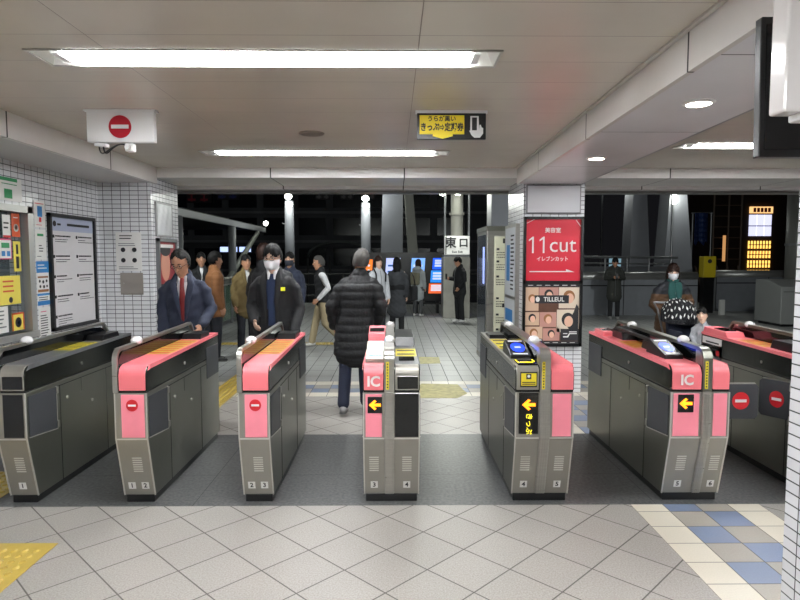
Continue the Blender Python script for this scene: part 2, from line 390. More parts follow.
worn = mat('worn_yellow_floor_mark', (176, 168, 108), .55, var=.25, vscale=14)
for pts, l in (([(.25, 6.72), (.72, 6.72), (.86, 6.95), (.80, 7.45), (.35, 7.5), (.22, 7.1)], 'worn yellow floor marking just beyond the middle aisle'), ([(.36, 8.9), (.70, 8.95), (.72, 9.5), (.38, 9.55)], 'worn yellow floor marking farther out on the paving')):
    m_ = MB(); m_.prism(pts, 2, .0005, .002); tag(m_.build('floor_marking', worn), l, 'floor marking')
# ================= TICKET GATES =================
YG = 3.74
SL = Vector((0, .106, -.394)).normalized()                    # down the slanted front foot
def arc(cy, cz, r, a0, a1, n=6): return [(cy+r*math.cos(a0+(a1-a0)*i/n), cz+r*math.sin(a0+(a1-a0)*i/n)) for i in range(n+1)]
def band(mb, path, th, x0, x1):                              # bent flat bar following a (y,z) path, thickness inwards
    n = len(path); inner = []
    for i, p in enumerate(path):
        a = Vector(path[max(i-1, 0)]); b = Vector(path[min(i+1, n-1)]); t = (b-a).normalized(); inner.append((p[0]+t.y*th, p[1]-t.x*th))
    O = [[mb.bm.verts.new((x, *q)) for q in path] for x in (x0, x1)]; I = [[mb.bm.verts.new((x, *q)) for q in inner] for x in (x0, x1)]
    fs = []
    for i in range(n-1):
        fs += [mb.bm.faces.new((O[0][i], O[1][i], O[1][i+1], O[0][i+1])), mb.bm.faces.new((I[0][i], I[0][i+1], I[1][i+1], I[1][i])),
               mb.bm.faces.new((O[0][i], O[0][i+1], I[0][i+1], I[0][i])), mb.bm.faces.new((O[1][i], I[1][i], I[1][i+1], O[1][i+1]))]
    for i in (0, n-1): fs.append(mb.bm.faces.new((O[0][i], I[0][i], I[1][i], O[1][i])))
    bmesh.ops.recalc_face_normals(mb.bm, faces=fs)
amber = mat('amber_led', (255, 150, 20), emit=(255, 140, 20), es=2.2)
yled = mat('yellow_led', (250, 230, 40), emit=(240, 220, 50), es=1.3)
bluel = mat('blue_reader_glow', (30, 60, 240), .3, emit=(30, 70, 255), es=1.3)
lblue = mat('pale_screen', (150, 190, 245), .3, emit=(130, 175, 250), es=.75)
def gate(x0, x1, label, L=1.62, halves=(('pink', 'pink'),), spine=None, nums=(), side_detail=(-1, 1), deco=None):
    w = x1-x0; xc = (x0+x1)/2
    t = thing('ticket_gate', label, 'ticket gate', (xc, YG, 0), 'row of automatic ticket gates', shift=False)
    t.scale = (1, .95, 1.02)
    hx = w/2
    m_ = MB(); m_.bbox(-hx+.012, hx-.012, .105, L-.03, 0, .05, .004); m_.build('plinth', blackm, t)
    m_ = MB(); m_.prism([(.105, .05), (.0, .445), (.0, .732), (L, .732), (L, .05)], 0, -hx, hx, r=.006); m_.build('cabinet', dsteel, t)
    # front facing of the cabinet: pale satin steel
    m_ = MB(); m_.prism([(.103, .052), (-.003, .446), (-.003, .730), (.0, .730), (.003, .446), (.108, .052)], 0, -hx+.004, hx-.004); m_.build('front_plate', lsteel, t)
    # upper housing
    top = [(0, .742), (0, .845)] + arc(.05, .845, .05, PI, PI/2, 5) + [(L-.02, .915), (L, .90), (L, .742)]
    m_ = MB(); m_.prism(top, 0, -hx, hx, r=.006); m_.build('housing', hsteel, t)
    m_ = MB(); m_.box(-hx+.004, hx-.004, .004, L-.004, .731, .743); m_.build('seam', seam, t)
    sp = spine or (hx*-1-.004, hx*-1+.026)
    # covers per half
    H = [(sp[1], hx)] if not spine else [(-hx, sp[0]), (sp[1], hx)]
    for i, (a, b) in enumerate(H):
        up, lo = halves[i]
        cov = {'pink': pinkm, 'steel': lsteel, 'black': lsteel}[up]
        e = .006
        prof = [(-.007, .748), (-.007, .842)] + arc(.05, .842, .057, PI, PI/2, 6)
        lead = prof + [(.06, .900), (.06, .748)]
        m_ = MB(); m_.prism(lead, 0, a+e, b-e, r=.004); m_.build('front_cover', cov, t)
        m_ = MB()
        tp = [(.06, .901), (L-.02, .919), (L-.02, .910), (.06, .890)]
        m_.prism(tp, 0, a+e*.3, b-e*.3, r=.002)
        # trim lip at the outer sides
        for xe in ((a,) if i == 0 and spine else (b,)) if spine else (b,):
            s_ = -1 if xe == a else 1
            m_.prism([(.02, .868), (.05, .9015), (L-.01, .919), (L-.01, .898), (.06, .874)], 0, min(xe, xe+s_*.004), max(xe, xe+s_*.004))
        m_.build('top_cover', cov if up != 'black' else greym, t)
        lm = {'pink': pink2, 'black': blackm, 'none': None, 'steel': None}[lo]
        if lm:
            m_ = MB(); m_.bbox(a+.016, b-.016, -.0065, -.002, .452, .722, .0018, 1); m_.build('front_panel', lm, t)
        if up == 'black':
            m_ = MB(); m_.bbox(a+.02, b-.012, -.0095, -.004, .755, .835, .002, 1); m_.build('dark_inset', blackgl, t)
    m_ = MB()
    for s_ in (-1, 1):
        xa, xb = sorted((s_*hx+s_*.0005, s_*(hx-.007)))
        m_.prism([(.096, .05), (-.007, .447), (-.007, .730), (.004, .730), (.004, .447), (.106, .05)], 0, xa, xb)
    m_.box(-hx+.007, hx-.007, -.0065, -.002, .438, .446)
    m_.build('edge_trim', mat('bright_steel_edge', (206, 204, 198), .3, .6), t)
    # slanted foot: vents and number plates
    ns = len(nums); cs = [(h[0]+h[1])/2 for h in H] if len(H) > 1 else [(-hx*.42, hx*.42) if ns == 2 else (0,)][0]
    vc = [(h[0]+h[1])/2 for h in H]
    F = Fr((0, .0, .445), (1, 0, 0), -SL)
    F.n = Vector((0, -F.u.z, F.u.y)) if F.n.y > 0 else F.n
    for c in vc:
        m_ = MB()
        for k in range(7): m_.rect(F, c-.03, -.14-.016*k, c+.03, -.133-.016*k, .005, .0065)
        m_.build('vent', mat('vent_light', (208, 206, 198), .5), t)
    for c, nn in zip(cs, nums):
        m_ = MB(); m_.rect(F, c-.023, -.362, c+.023, -.314, .005, .0065); npn = m_.build('number_plate', paper, t)
        m_ = MB(); m_.text(F, nn, c, -.338, .044, d1=.0075, bold=.0012); o = m_.build('numeral', ink, npn)
    # side details
    for sd in side_detail:
        X = sd*hx; a, b = sorted((X+sd*.0005, X+sd*.004))
        m_ = MB(); m_.prism([(.035, .435), (.02, .455), (.02, .700), (.40, .700), (.40, .30), (.38, .28)], 0, a, b) if False else m_.prism([(.022, .45), (.022, .705), (.35, .70), (.35, .42)], 0, a, b)
        m_.build('flap_pocket', dgrey, t)
        m_ = MB(); a, b = sorted((X+sd*.0005, X+sd*.005))
        m_.prism([(.022, .444), (.35, .414), (.35, .420), (.022, .450)], 0, a, b); m_.box(a, b, .35, .355, .414, .705); m_.build('pocket_trim', MATS['bright_steel_edge'], t)
        m_ = MB(); a, b = sorted((X+sd*.0005, X+sd*.006))
        m_.prism([(L-.34, .60), (L-.34, .705), (L-.34, .84), (L-.015, .84), (L-.015, .60)], 0, a, sorted((X+sd*.0005, X+sd*.004))[1] if sd > 0 else b) if False else None
        for (y0, y1, z0, z1) in ((L-.36, L-.02, .58, .83),): m_.box(a, b, y0, y1, z0, z1)
        m_.build('flap_pocket', dgrey, t)
        m_ = MB(); a, b = sorted((X, X+sd*.0022))
        for (y0, y1, z0, z1) in ((.40, .404, .05, .70), (.36, L-.37, .698, .702), (.70, .703, .60, .70), (1.1, 1.103, .05, .70)): m_.box(a, b, y0, y1, z0, z1)
        m_.build('panel_seam', seam, t)
        m_ = MB(); a, b = sorted((X, X+sd*.012))
        for (z0, z1) in ((.655, .70), (.425, .47)): m_.bbox(a, b, .35, .372, z0, z1, .003, 1)
        m_.build('hinge', steel, t)
        for (yy, zz) in ((.72, .80), (.50, .60), (.86, .50)):
            m_ = MB(); m_.tube([(X, yy, zz), (X+sd*.006, yy, zz)], .011, 14); k = m_.build('lock', steel, t)
    # rail with hood
    x_a, x_b = sp; zr = 1.005
    path = [(-.012, .735)] + [(-.012, .93)] + arc(.063, .93, .075, PI, PI/2, 8) + [(L-.30, zr+.018), (L-.17, zr+.022), (L-.13, zr-.005), (L-.06, .915)]
    if spine:
        m_ = MB(); m_.prism([(.093, .052), (-.018, .445), (-.018, .735), (.01, .735), (.01, .445), (.12, .052)], 0, x_a, x_b, r=.006)
        for xx in (x_a+.018, (x_a+x_b)/2, x_b-.018): m_.prism([(.087, .06), (-.022, .445), (-.022, .72), (-.015, .72), (-.015, .445), (.095, .06)], 0, xx-.004, xx+.004)
        m_.build('spine', steel, t)
    m_ = MB(); band(m_, path, .022, x_a, x_b); m_.build('rail', steel if spine is None or deco != 'dark' else dsteel, t)
    if spine:   # solid front nose under the rail bend
        m_ = MB(); m_.prism([(-.004, .736), (-.004, .93)]+arc(.063, .93, .066, PI, PI/2, 8)+[(.10, .99), (.10, .736)], 0, x_a+.002, x_b-.002); m_.build('rail_nose', steel, t)
        m_ = MB(); sx = x_a+.012
        m_.box(sx, sx+.018, -.0145, -.0125, .752, .925); ys = m_.build('yellow_strip', yellow, t)
        m_ = MB()
        for k in range(9): m_.box(sx+.005, sx+.013, -.0155, -.0143, .762+.018*k, .771+.018*k)
        m_.build('strip_print', ink, ys)
    inf = [(.03, .90), (.03, .93)] + [(.10, .985)] + [(L-.34, .997), (L-.21, .985), (L-.07, .915)]
    m_ = MB(); m_.prism(inf, 0, x_a+.006, x_b-.006); m_.build('hood', blackgl, t)
    for k, yy in enumerate((.34, 1.28) if spine else (.34,)):
        m_ = MB(); xm = (x_a+x_b)/2
        m_.tube([(xm, yy, zr-.003), (xm, yy, zr+.012)], .036, 20); m_.ell((xm, yy, zr+.011), (.037, .045, .028), 18); m_.build('sensor_dome', white, t, smooth=True)
    return t, H, hx, L
def top_z(y): return .901+.018*(y-.06)/1.54
def label_strip(t, a, b, y0, y1, m=orangelab, stripes=0):
    m_ = MB(); z0, z1 = top_z(y0)+.0015, top_z(y1)+.0015
    m_.poly([(a, y0, z0), (b, y0, z0), (b, y1, z1), (a, y1, z1)]); o = m_.build('label_strip', m, t)
    m_ = MB(); n = max(stripes, 0)
    for k in range(n):
        yy = y0+(y1-y0)*(k+.3)/n; m_.poly([(a+.01, yy, z0+.003+.018*(yy-y0)/1.54), (b-.01, yy, z0+.003+.018*(yy-y0)/1.54), (b-.01, yy+(y1-y0)*.3/n, z0+.003+.018*(yy-y0)/1.54), (a+.01, yy+(y1-y0)*.3/n, z0+.003+.018*(yy-y0)/1.54)])
    if n: m_.build('strip_print', redm if m is orangelab else ink, o)
def hopper(t, a, b, y0, y1, z=.955, m=blackm):
    m_ = MB(); m_.prism([(y0, top_z(y0)-.005), (y0+.04, z), (y1, z), (y1+.03, top_z(y1)-.005)], 0, a, b, r=.004); m_.build('hopper', m, t)
def reader(t, a, b, y0=.22, ring=bluel, body=blackm, square=False, z=.905, ln=.26, rise=.07):
    m_ = MB(); z0 = z
    m_.prism([(y0, z0-.01), (y0, z0+.02), (y0+ln, z0+.02+rise), (y0+ln+.03, z0+.015+rise*.8), (y0+ln+.06, z0-.01)], 0, a, b, r=.004); rd = m_.build('card_reader', body, t)
    u = Vector((0, ln, rise)).normalized(); F = Fr(((a+b)/2, y0, z0+.02), (1, 0, 0), u)
    if F.n.z < 0: F.n = -F.n
    hw = (b-a)/2
    m_ = MB()
    if square: m_.rect(F, -hw+.018, ln*.18, hw-.018, ln*.82, .001, .0025)
    else: m_.disc(F, 0, ln*.5, hw*.68, ln*.30, .001, .003, 32)
    g = m_.build('reader_glow', ring, rd)
    m_ = MB(); 
    if square: m_.disc(F, 0, ln*.5, hw*.35, ln*.14, .0028, .0035)
    else:
        m_.rect(F, -hw*.7, ln*.88, hw*.7, ln*.96, .001, .003); m_.rect(F, -hw*.7, ln*.05, hw*.7, ln*.13, .001, .003); m_.rect(F, -hw*.3, ln*.46, hw*.3, ln*.54, .0032, .004)
    m_.build('reader_print', white if not square else bluel, rd)
def no_entry(t, x, z, r, F=None, d=-.0075, name='no_entry_mark'):
    F = F or FF(x, d, z)
    m_ = MB(); m_.disc(F, 0, 0, r, r, 0, .0015, 36); o = m_.build(name, redm, t)
    m_ = MB(); m_.rect(F, -r*.66, -r*.17, r*.66, r*.17, .0015, .0025); m_.build('white_bar', white, o)
def arrow_screen(t, x, z, s, tall=False, d=-.008):
    F = FF(x, d, z); m_ = MB(); m_.rect(F, -s, -s*1.12, s, s*1.12, 0, .002); o = m_.build('arrow_display', blackgl, t)
    k = s*.82; m_ = MB()
    P = [(-k, 0), (-k*.05, k*.85), (k*.28, k*.62), (-k*.12, k*.24), (k, k*.24), (k, -k*.24), (-k*.12, -k*.24), (k*.28, -k*.62), (-k*.05, -k*.85)]
    m_.fpoly(F, P, .002, .003); m_.build('arrow', amber, o)
    return o
def letters(t, s_, x, z, size, m, d=-.0095, bold=.002, sx=1, rot=0, name='lettering'):
    m_ = MB(); m_.text(FF(x, d, z), s_, 0, 0, size, d1=.001, bold=bold, sx=sx, rot=rot); return m_.build(name, m, t)

# gate one: grey, leftmost
t, H, hx, L = gate(-2.50, -2.315, 'grey and black ticket gate at the far left, cut off by the frame edge', halves=(('black', 'black'),), nums=('1',))
label_strip(t, -hx+.03, hx-.015, .62, 1.02, yellow, 6); hopper(t, -hx+.03, hx-.02, 1.10, 1.40)
label_strip(t, -hx+.03, hx-.02, .20, .52, greym, 0)
# gates two and three: single, pink, no entry
for (x0, x1, l, nn) in ((-1.760, -1.556, 'slim pink-fronted ticket gate with a no-entry disc, in front of the man in a suit', ('1', '2')), (-.984, -.786, 'slim pink-fronted ticket gate with a no-entry disc, between the suited man and the back-turned man', ('2', '3'))):
    t, H, hx, L = gate(x0, x1, l, nums=nn)
    no_entry(t, .01, .655, .037)
    label_strip(t, -hx+.03, hx-.015, .45, 1.12, orangelab, 7); hopper(t, -hx+.03, hx-.02, 1.18, 1.42)
# gate four: head-on, left half pink, right half black
t, H, hx, L = gate(-.197, .163, 'double ticket gate seen head-on, left half pink marked IC, right half black', halves=(('pink', 'pink'), ('black', 'black')), spine=(-.045, .018), nums=('3', '4'))
(a, b), (c, d) = H
letters(t, 'IC', (a+b)/2, .80, .088, mat('pale_lettering', (232, 222, 220), .5), bold=.003)
arrow_screen(t, (a+b)/2+.008, .655, .046)
m_ = MB(); m_.bbox(c+.004, d-.008, -.009, -.002, .452, .728, .002, 1); m_.build('dark_screen', blackgl, t)
reader(t, a+.012, b-.004, .10, lblue, lsteel, True, z=.905, ln=.30, rise=.075)
m_ = MB(); m_.prism([(.78, .905), (.80, 1.0), (1.02, 1.04), (1.10, 1.03), (1.12, .91)], 0, a+.004, b-.004, r=.006); o = m_.build('ticket_slot_box', pinkm, t)
m_ = MB(); F = Fr(((a+b)/2, .80, 1.0), (1, 0, 0), Vector((0, .22, .04))); F.n = -F.n if F.n.z < 0 else F.n
m_.rect(F, -.055, .06, .055, .15, .0005, .002); m_.build('ticket_slot', blackgl, o)
label_strip(t, c+.01, d-.01, .10, .30, greym, 0); label_strip(t, c+.01, d-.01, .34, .66, yellow, 2)
hopper(t, c+.005, d-.012, .78, 1.35, .975)
m_ = MB(); m_.bbox(c+.03, d-.03, .16, .27, .903, .915, .003, 1); m_.build('ticket_slot', blackgl, t)
# gate five: left half steel with displays, right half pink
t, H, hx, L = gate(.768, 1.140, 'double ticket gate with tall black arrow display and yellow sticker, right half pink', halves=(('steel', 'steel'), ('pink', 'pink')), spine=(-.032, .034), nums=('4', '5'))
(a, b), (c, d) = H
m_ = MB(); m_.bbox(a+.022, b-.008, -.010, -.002, .470, .728, .002, 1); m_.build('tall_display', blackgl, t)
arrow_screen(t, (a+b)/2+.007, .655, .052, d=-.0105)
letters(t, 'きっぷ', (a+b)/2+.008, .535, .046, yled, d=-.0105, rot=-PI/2, bold=.0008)
m_ = MB(); m_.bbox(a+.028, b-.018, -.010, -.004, .765, .86, .001, 1); o = m_.build('sticker', blackm, t)
m_ = MB(); m_.box(a+.034, b-.024, -.0112, -.0098, .775, .852); o2 = m_.build('yellow_sticker', yellow, o)
m_ = MB(); m_.box((a+b)/2-.012, (a+b)/2+.020, -.0125, -.0108, .815, .848); m_.box(a+.04, b-.03, -.0125, -.0108, .792, .798); m_.box(a+.04, b-.03, -.0125, -.0108, .781, .787); m_.build('sticker_print', ink, o2)
m_ = MB(); m_.tube([((a+b)/2+.004, -.0122, .834), ((a+b)/2+.004, -.0135, .834)], .009, 12); m_.build('sticker_hand', white, o2)
m_ = MB(); m_.bbox(a+.02, b-.006, .03, .17, .890, .908, .004, 1); ts = m_.build('ticket_slot', blackgl, t)
m_ = MB(); m_.box(a+.04, b-.03, .06, .075, .908, .911); m_.box(a+.024, a+.03, .04, .16, .908, .912); m_.box(b-.02, b-.014, .09, .16, .908, .912); m_.build('slot_light', yled, ts)
reader(t, a+.012, b-.002, .24, z=.905)
reader(t, c+.004, c+.075, .30, z=.905)
label_strip(t, a+.01, b-.01, .66, 1.15, yellow, 3); hopper(t, a+.02, b-.01, 1.2, 1.45, .94)
label_strip(t, c+.01, d-.02, .6, 1.2, orangelab, 4)
# gate six: both halves pink, IC
t, H, hx, L = gate(1.757, 2.132, 'wide pink double ticket gate marked IC with orange arrow, nearest the chequered floor band', L=1.70, halves=(('pink', 'pink'), ('pink', 'pink')), spine=(.010, .068), nums=('5', '6'), deco='dark')
(a, b), (c, d) = H
letters(t, 'IC', (a+b)/2-.002, .805, .088, MATS['pale_lettering'], bold=.003)
arrow_screen(t, (a+b)/2-.005, .660, .050)
reader(t, a+.05, a+.175, .22, z=.91); reader(t, c+.004, c+.07, .24, z=.91)
label_strip(t, a+.03, b-.01, .70, 1.05, orangelab, 5); hopper(t, a+.09, b-.002, .52, .70, .965); hopper(t, a+.09, b-.002, 1.1, 1.5, .97)
m_ = MB(); m_.bbox(a+.01, a+.10, 1.35, 1.58, .905, .955, .008); m_.build('ticket_slot_box', pinkm, t)
m_ = MB(); m_.box(a+.025, a+.085, 1.40, 1.52, .955, .957); m_.build('ticket_slot', blackgl, t)
hopper(t, c+.01, d-.03, .6, 1.45, .95)
# second, lower black rail left of the spine
m_ = MB(); band(m_, [(.50, .93), (.56, .985), (1.30, 1.0), (1.5, .92)], .02, a+.098, a+.13); m_.build('rail', blackm, t)
# flaps of gate six / seven (closed)
def flap(t, p, q, z0, z1, mx, mz, mr, sq=1.0):
    P, Q = Vector(p), Vector(q); d = (Q-P).normalized(); F = Fr((P.x, P.y, z0), d)
    if F.n.y > 0: F.n = -F.n
    W = (Q-P).length; h = z1-z0
    m_ = MB(); m_.fpoly(F, [(0, .0), (W-.02, .0), (W, .02), (W, h-.02), (W-.02, h), (0, h)], -.022, 0)
    o = m_.build('flap', dgrey, t)
    m_ = MB(); m_.fpoly(F, [(0, h), (W-.02, h), (W-.02, h+.006), (0, h+.006)], -.022, 0); m_.build('flap_edge', steel, o)
    G = Fr(F.p(mx, mz, .0), d); G.n = F.n
    m_ = MB(); m_.disc(G, 0, 0, mr*sq, mr, .001, .0025, 32); o2 = m_.build('no_entry_mark', redm, o)
    m_ = MB(); m_.rect(G, -mr*.66*sq, -mr*.17, mr*.66*sq, mr*.17, .0025, .0035); m_.build('white_bar', white, o2)
    return o
flap(t, (hx-.01, .37, 0), (.59, .37, 0), .465, .705, .29, .125, .06)
# gate seven: right, seen from its left side
t, H, hx, L = gate(2.755, 3.13, 'ticket gate at the far right with pink top trim, partly behind the near pillar', L=1.66, halves=(('pink', 'pink'), ('pink', 'pink')), spine=(.00, .058), nums=('6', '7'), deco='dark')
(a, b), (c, d) = H
label_strip(t, a+.02, b-.01, .72, 1.1, orangelab, 5); reader(t, a+.05, a+.175, .12, lblue, z=.915, square=True); hopper(t, a+.05, b-.002, .42, .68, .97)
m_ = MB(); m_.prism([(1.22, .905), (1.26, .955), (1.62, .965), (1.65, .91)], 0, a+.005, b-.03, r=.005); o = m_.build('ticket_slot_box', pinkm, t)
m_ = MB(); m_.box(a+.03, b-.06, 1.32, 1.50, .956, .966); m_.build('ticket_slot', blackgl, o)
m_ = MB(); m_.box(-hx-.006, -hx-.001, 1.30, 1.62, .735, .885); o = m_.build('notice', paper, t)
m_ = MB(); 
for k in range(3): m_.box(-hx-.008, -hx-.006, 1.34, 1.56, .84-.028*k, .852-.028*k)
m_.build('notice_print', ink, o)
m_ = MB(); m_.box(-hx-.008, -hx-.006, 1.33, 1.38, .745, .79); m_.build('notice_print', redm, o)
flap(t, (-hx+.005, .33, 0), (-hx-.11, .55, 0), .455, .715, .12, .13, .058, .9)
m_ = MB(); m_.bbox(-hx-.03, -hx+.0, .24, .33, .50, .66, .006); m_.build('flap_motor', blackm, t)
for zz in (.44, .67): 
    m_ = MB(); m_.bbox(-hx-.026, -hx+.0, .23, .34, zz, zz+.05, .005); m_.build('hinge', steel, t)
# ================= SIGNS, BOARDS, FIXTURES =================
def lines(mb, F, x0, x1, y, n, dy, h, rng, short=.5):
    for k in range(n):
        e = x1-(x1-x0)*rng.random()*short; x = x0
        while x < e:
            wd = rng.uniform(.008, .03); mb.rect(F, x, y-dy*k, min(x+wd, e), y-dy*k+h, .0015, .0028); x += wd+.006
rg = random.Random(3)
# hanging no-entry sign box
t = thing('hanging_sign', 'white hanging sign with a red no-entry disc at upper left', 'sign', (-1.945, 4.26, 2.41))
m_ = MB(); m_.bbox(-2.133, -1.667, 4.26, 4.31, 2.397, ZC-.004, .004); m_.build('sign_box', white, t)
m_ = MB(); m_.box(-2.148, -1.652, 4.25, 4.32, ZC-.012, ZC-.001); m_.build('mounting_rail', white, t)
F = FF(-1.90, 4.258, 2.502); m_ = MB(); m_.disc(F, 0, 0, .078, .078, 0, .003, 40); o = m_.build('no_entry_mark', mat('deep_sign_red', (170, 16, 36), .4), t)
m_ = MB(); m_.rect(F, -.06, -.013, .06, .013, .003, .005); m_.build('white_bar', white, o)
t = thing('sign_bracket', 'small white bracket with dangling black cables below the no-entry sign', 'cable bracket', (-1.95, 4.3, 2.38))  # bracket, small camera and loose cables, not a lamp
m_ = MB(); m_.bbox(-2.09, -2.01, 4.27, 4.33, 2.370, 2.394, .004); m_.build('bracket', white, t)
m_ = MB(); m_.bbox(-1.88, -1.82, 4.27, 4.33, 2.335, 2.394, .01); m_.tube([(-1.85, 4.27, 2.36), (-1.85, 4.24, 2.36)], .018, 14); m_.build('camera_head', white, t)
for k, dx in enumerate((0, .03)):
    m_ = MB(); pts = [Vector((-2.065+dx, 4.29, 2.375))]
    P0, P1, P2, P3 = Vector((-2.065+dx, 4.29, 2.375)), Vector((-2.05+dx, 4.28, 2.24)), Vector((-1.97, 4.28, 2.42)), Vector((-1.87, 4.28, 2.38))
    pts = [P0*(1-u)**3+P1*3*u*(1-u)**2+P2*3*u*u*(1-u)+P3*u**3 for u in [i/14 for i in range(15)]]
    m_.tube(pts, .005, 6); m_.build('cable', blackm, t, smooth=True)
# yellow ticket sign
t = thing('hanging_sign', 'black and yellow hanging sign about tickets and passes', 'sign', (.40, 4.17, 2.42))
m_ = MB(); m_.bbox(.161, .643, 4.26, 4.29, 2.42, ZC-.02, .003); m_.build('sign_box', blackm, t)
m_ = MB(); m_.box(.151, .653, 4.255, 4.295, ZC-.02, ZC-.001); m_.build('mounting_rail', white, t)
F = FF(.161, 4.259, 2.42); Y_ = mat('sign_yellow', (240, 214, 30), .45)
m_ = MB(); m_.rect(F, .018, .035, .330, .165, 0, .002); m_.fpoly(F, [(.11, .036), (.25, .036), (.25, .022), (.18, .004), (.11, .022)], 0, .002); o = m_.build('yellow_panel', Y_, t)
m_ = MB(); m_.text(F, 'うらが黒い', .172, .139, .040, d1=.0028, bold=.0012); m_.text(F, 'きっぷ⇨定期券', .174, .080, .060, d1=.0028, bold=.0022, sx=.74); m_.build('lettering', ink, o)
m_ = MB(); m_.fpoly(F, [(.365, .06), (.38, .03), (.40, .012), (.44, .012), (.462, .04), (.462, .078), (.452, .082), (.445, .10), (.436, .10), (.434, .06), (.43, .16), (.372, .16), (.372, .06)], 0, .002); o = m_.build('hand_icon', white, t)
m_ = MB(); m_.rect(F, .384, .062, .418, .15, .002, .003); m_.build('ticket_icon', ink, o)
# hanging display at right and white box in front
t = thing('hanging_display', 'black flat display hanging from the right soffit, seen at the upper right edge', 'display', (1.4, 2.0, 1.93))
m_ = MB(); m_.prism([(2.0, 1.93), (2.015, 2.385), (2.05, 2.385), (2.035, 1.93)], 0, 1.205, 1.62, r=.004); m_.build('screen_case', blackm, t)
m_ = MB(); m_.prism([(1.997, 1.955), (2.011, 2.36), (2.016, 2.36), (2.004, 1.955)], 0, 1.222, 1.60); m_.build('screen', blackgl, t)
m_ = MB(); m_.tube([(1.40, 2.035, 2.37), (1.40, 2.035, ZS+.002)], .02, 10); m_.build('hanger', greym, t)
t = thing('hanging_box', 'glossy white box hanging in front of the black display, upper right corner', 'white box', (1.3, 1.7, 2.0))
gw = mat('gloss_white', (222, 218, 216), .12, coat=.4)
m_ = MB(); m_.bbox(1.085, 1.6, 1.69, 1.765, 2.005, ZC-.17, .008, 3); m_.build('box_shell', gw, t)
m_ = MB(); m_.bbox(1.14, 1.55, 1.70, 1.76, 1.985, 2.01, .006, 2); m_.build('box_base', white, t)
m_ = MB(); m_.box(1.17, 1.176, 1.687, 1.692, 2.03, 2.49); m_.build('panel_seam', greym, t)

# ---- left wall ----
t = thing('notice_board', 'tall white information board in a black frame on the left tiled wall', 'notice board', (WX, 6.22, .88))
F = FLW(WX, 5.875, .87); W, Hh = .895, 1.16
m_ = MB()
for (a, b, c, d) in ((0, 0, W, .035), (0, Hh-.035, W, Hh), (0, 0, .035, Hh), (W-.035, 0, W, Hh)): m_.rect(F, a, b, c, d, 0, .035)
m_.build('frame', blackm, t)
m_ = MB(); m_.rect(F, .03, .03, W-.03, Hh-.03, 0, .012); bd = m_.build('board', mat('board_white', (218, 216, 218), .35), t)
m_ = MB(); m_.rect(F, .035, Hh-.17, W-.035, Hh-.035, .012, .0135); hd = m_.build('header_band', mat('header_blue_grey', (176, 184, 208), .4), bd)
G = Fr(F.p(0, 0, .0125), F.r); m_ = MB()
m_.disc(G, .11, Hh-.10, .028, .028, .001, .003); m_.rect(G, .34, Hh-.115, .78, Hh-.09, .001, .003); m_.rect(G, .16, Hh-.115, .22, Hh-.095, .001, .003)
for cx, rows_ in ((.07, 5), (.50, 4)):
    for k in range(rows_):
        y = Hh-.24-.20*k; m_.rect(G, cx, y, cx+.028, y+.03, .001, .003); lines(m_, G, cx+.045, cx+.36, y+.012, 1, .03, .014, rg, .5); lines(m_, G, cx+.045, cx+.355, y-.018, 2 if not (cx < .1 and k == 4) else 5, .022, .006, rg, .6)
m_.build('print', ink, bd)
def poster(F, x0, y0, x1, y1, label, bg, items, name='poster', cat='poster', group=None, th=.004):
    o_ = F.p((x0+x1)/2, y0); t = thing(name, label, cat, tuple(o_), group)
    m_ = MB(); m_.rect(F, x0, y0, x1, y1, .0005, th); s_ = m_.build('sheet', bg, t)
    w_, h_ = x1-x0, y1-y0
    G = Fr(F.p(x0, y0, th), F.r)
    for (kind, m, *a) in items:
        m_ = MB(); nm = 'print'
        if kind == 'rect':
            for (a0, b0, a1, b1) in a: m_.rect(G, a0*w_, b0*h_, a1*w_, b1*h_, .0005, .0012)
        elif kind == 'disc':
            for (cx, cy, r) in a: m_.disc(G, cx*w_, cy*h_, r*w_, r*w_, .0014, .0022)
        elif kind == 'lines':
            for (a0, a1, y, n, dy) in a:
                for k in range(n):
                    e = a1-(a1-a0)*rg.random()*.4; m_.rect(G, a0*w_, (y-dy*k)*h_, e*w_, (y-dy*k)*h_+dy*h_*.35, .0014, .0022)
        elif kind == 'text':
            for (s2, cx, cy, sz, *bo) in a: m_.text(G, s2, cx*w_, cy*h_, sz, d1=.0024, bold=bo[0] if bo else 0, sx=bo[1] if len(bo) > 1 else 1)
            nm = 'lettering'
        m_.build(nm, m, s_)
    return t
BL = mat('print_blue', (52, 130, 196), .5); GR = mat('print_green', (40, 140, 84), .5); OR = mat('print_orange', (206, 84, 40), .5); PK = mat('print_pink', (214, 70, 120), .5); YP = mat('yellow_paper', (232, 214, 92), .6); LB = mat('print_light_blue', (190, 214, 232), .6); BR = mat('print_brown', (150, 100, 60), .6)
F = FLW(WX, 0, 0)
poster(F, 5.670, 1.88, 5.850, 2.13, 'small white poster with a blue patch, topmost of the strip beside the framed board', paper, [('rect', BL, (.3, .40, .72, .80)), ('rect', redm, (.42, .2, .62, .38)), ('lines', redm, (.1, .9, .88, 1, .08)), ('lines', redm, (.15, .85, .08, 1, .06))], group='posters beside the framed board')
poster(F, 5.670, 1.575, 5.850, 1.86, 'small white poster with green heading, second from top in the strip beside the board', paper, [('rect', GR, (.2, .78, .75, .86)), ('lines', ink, (.3, .7, .45, 3, .09)), ('lines', ink, (.1, .6, .1, 1, .05))], group='posters beside the framed board')
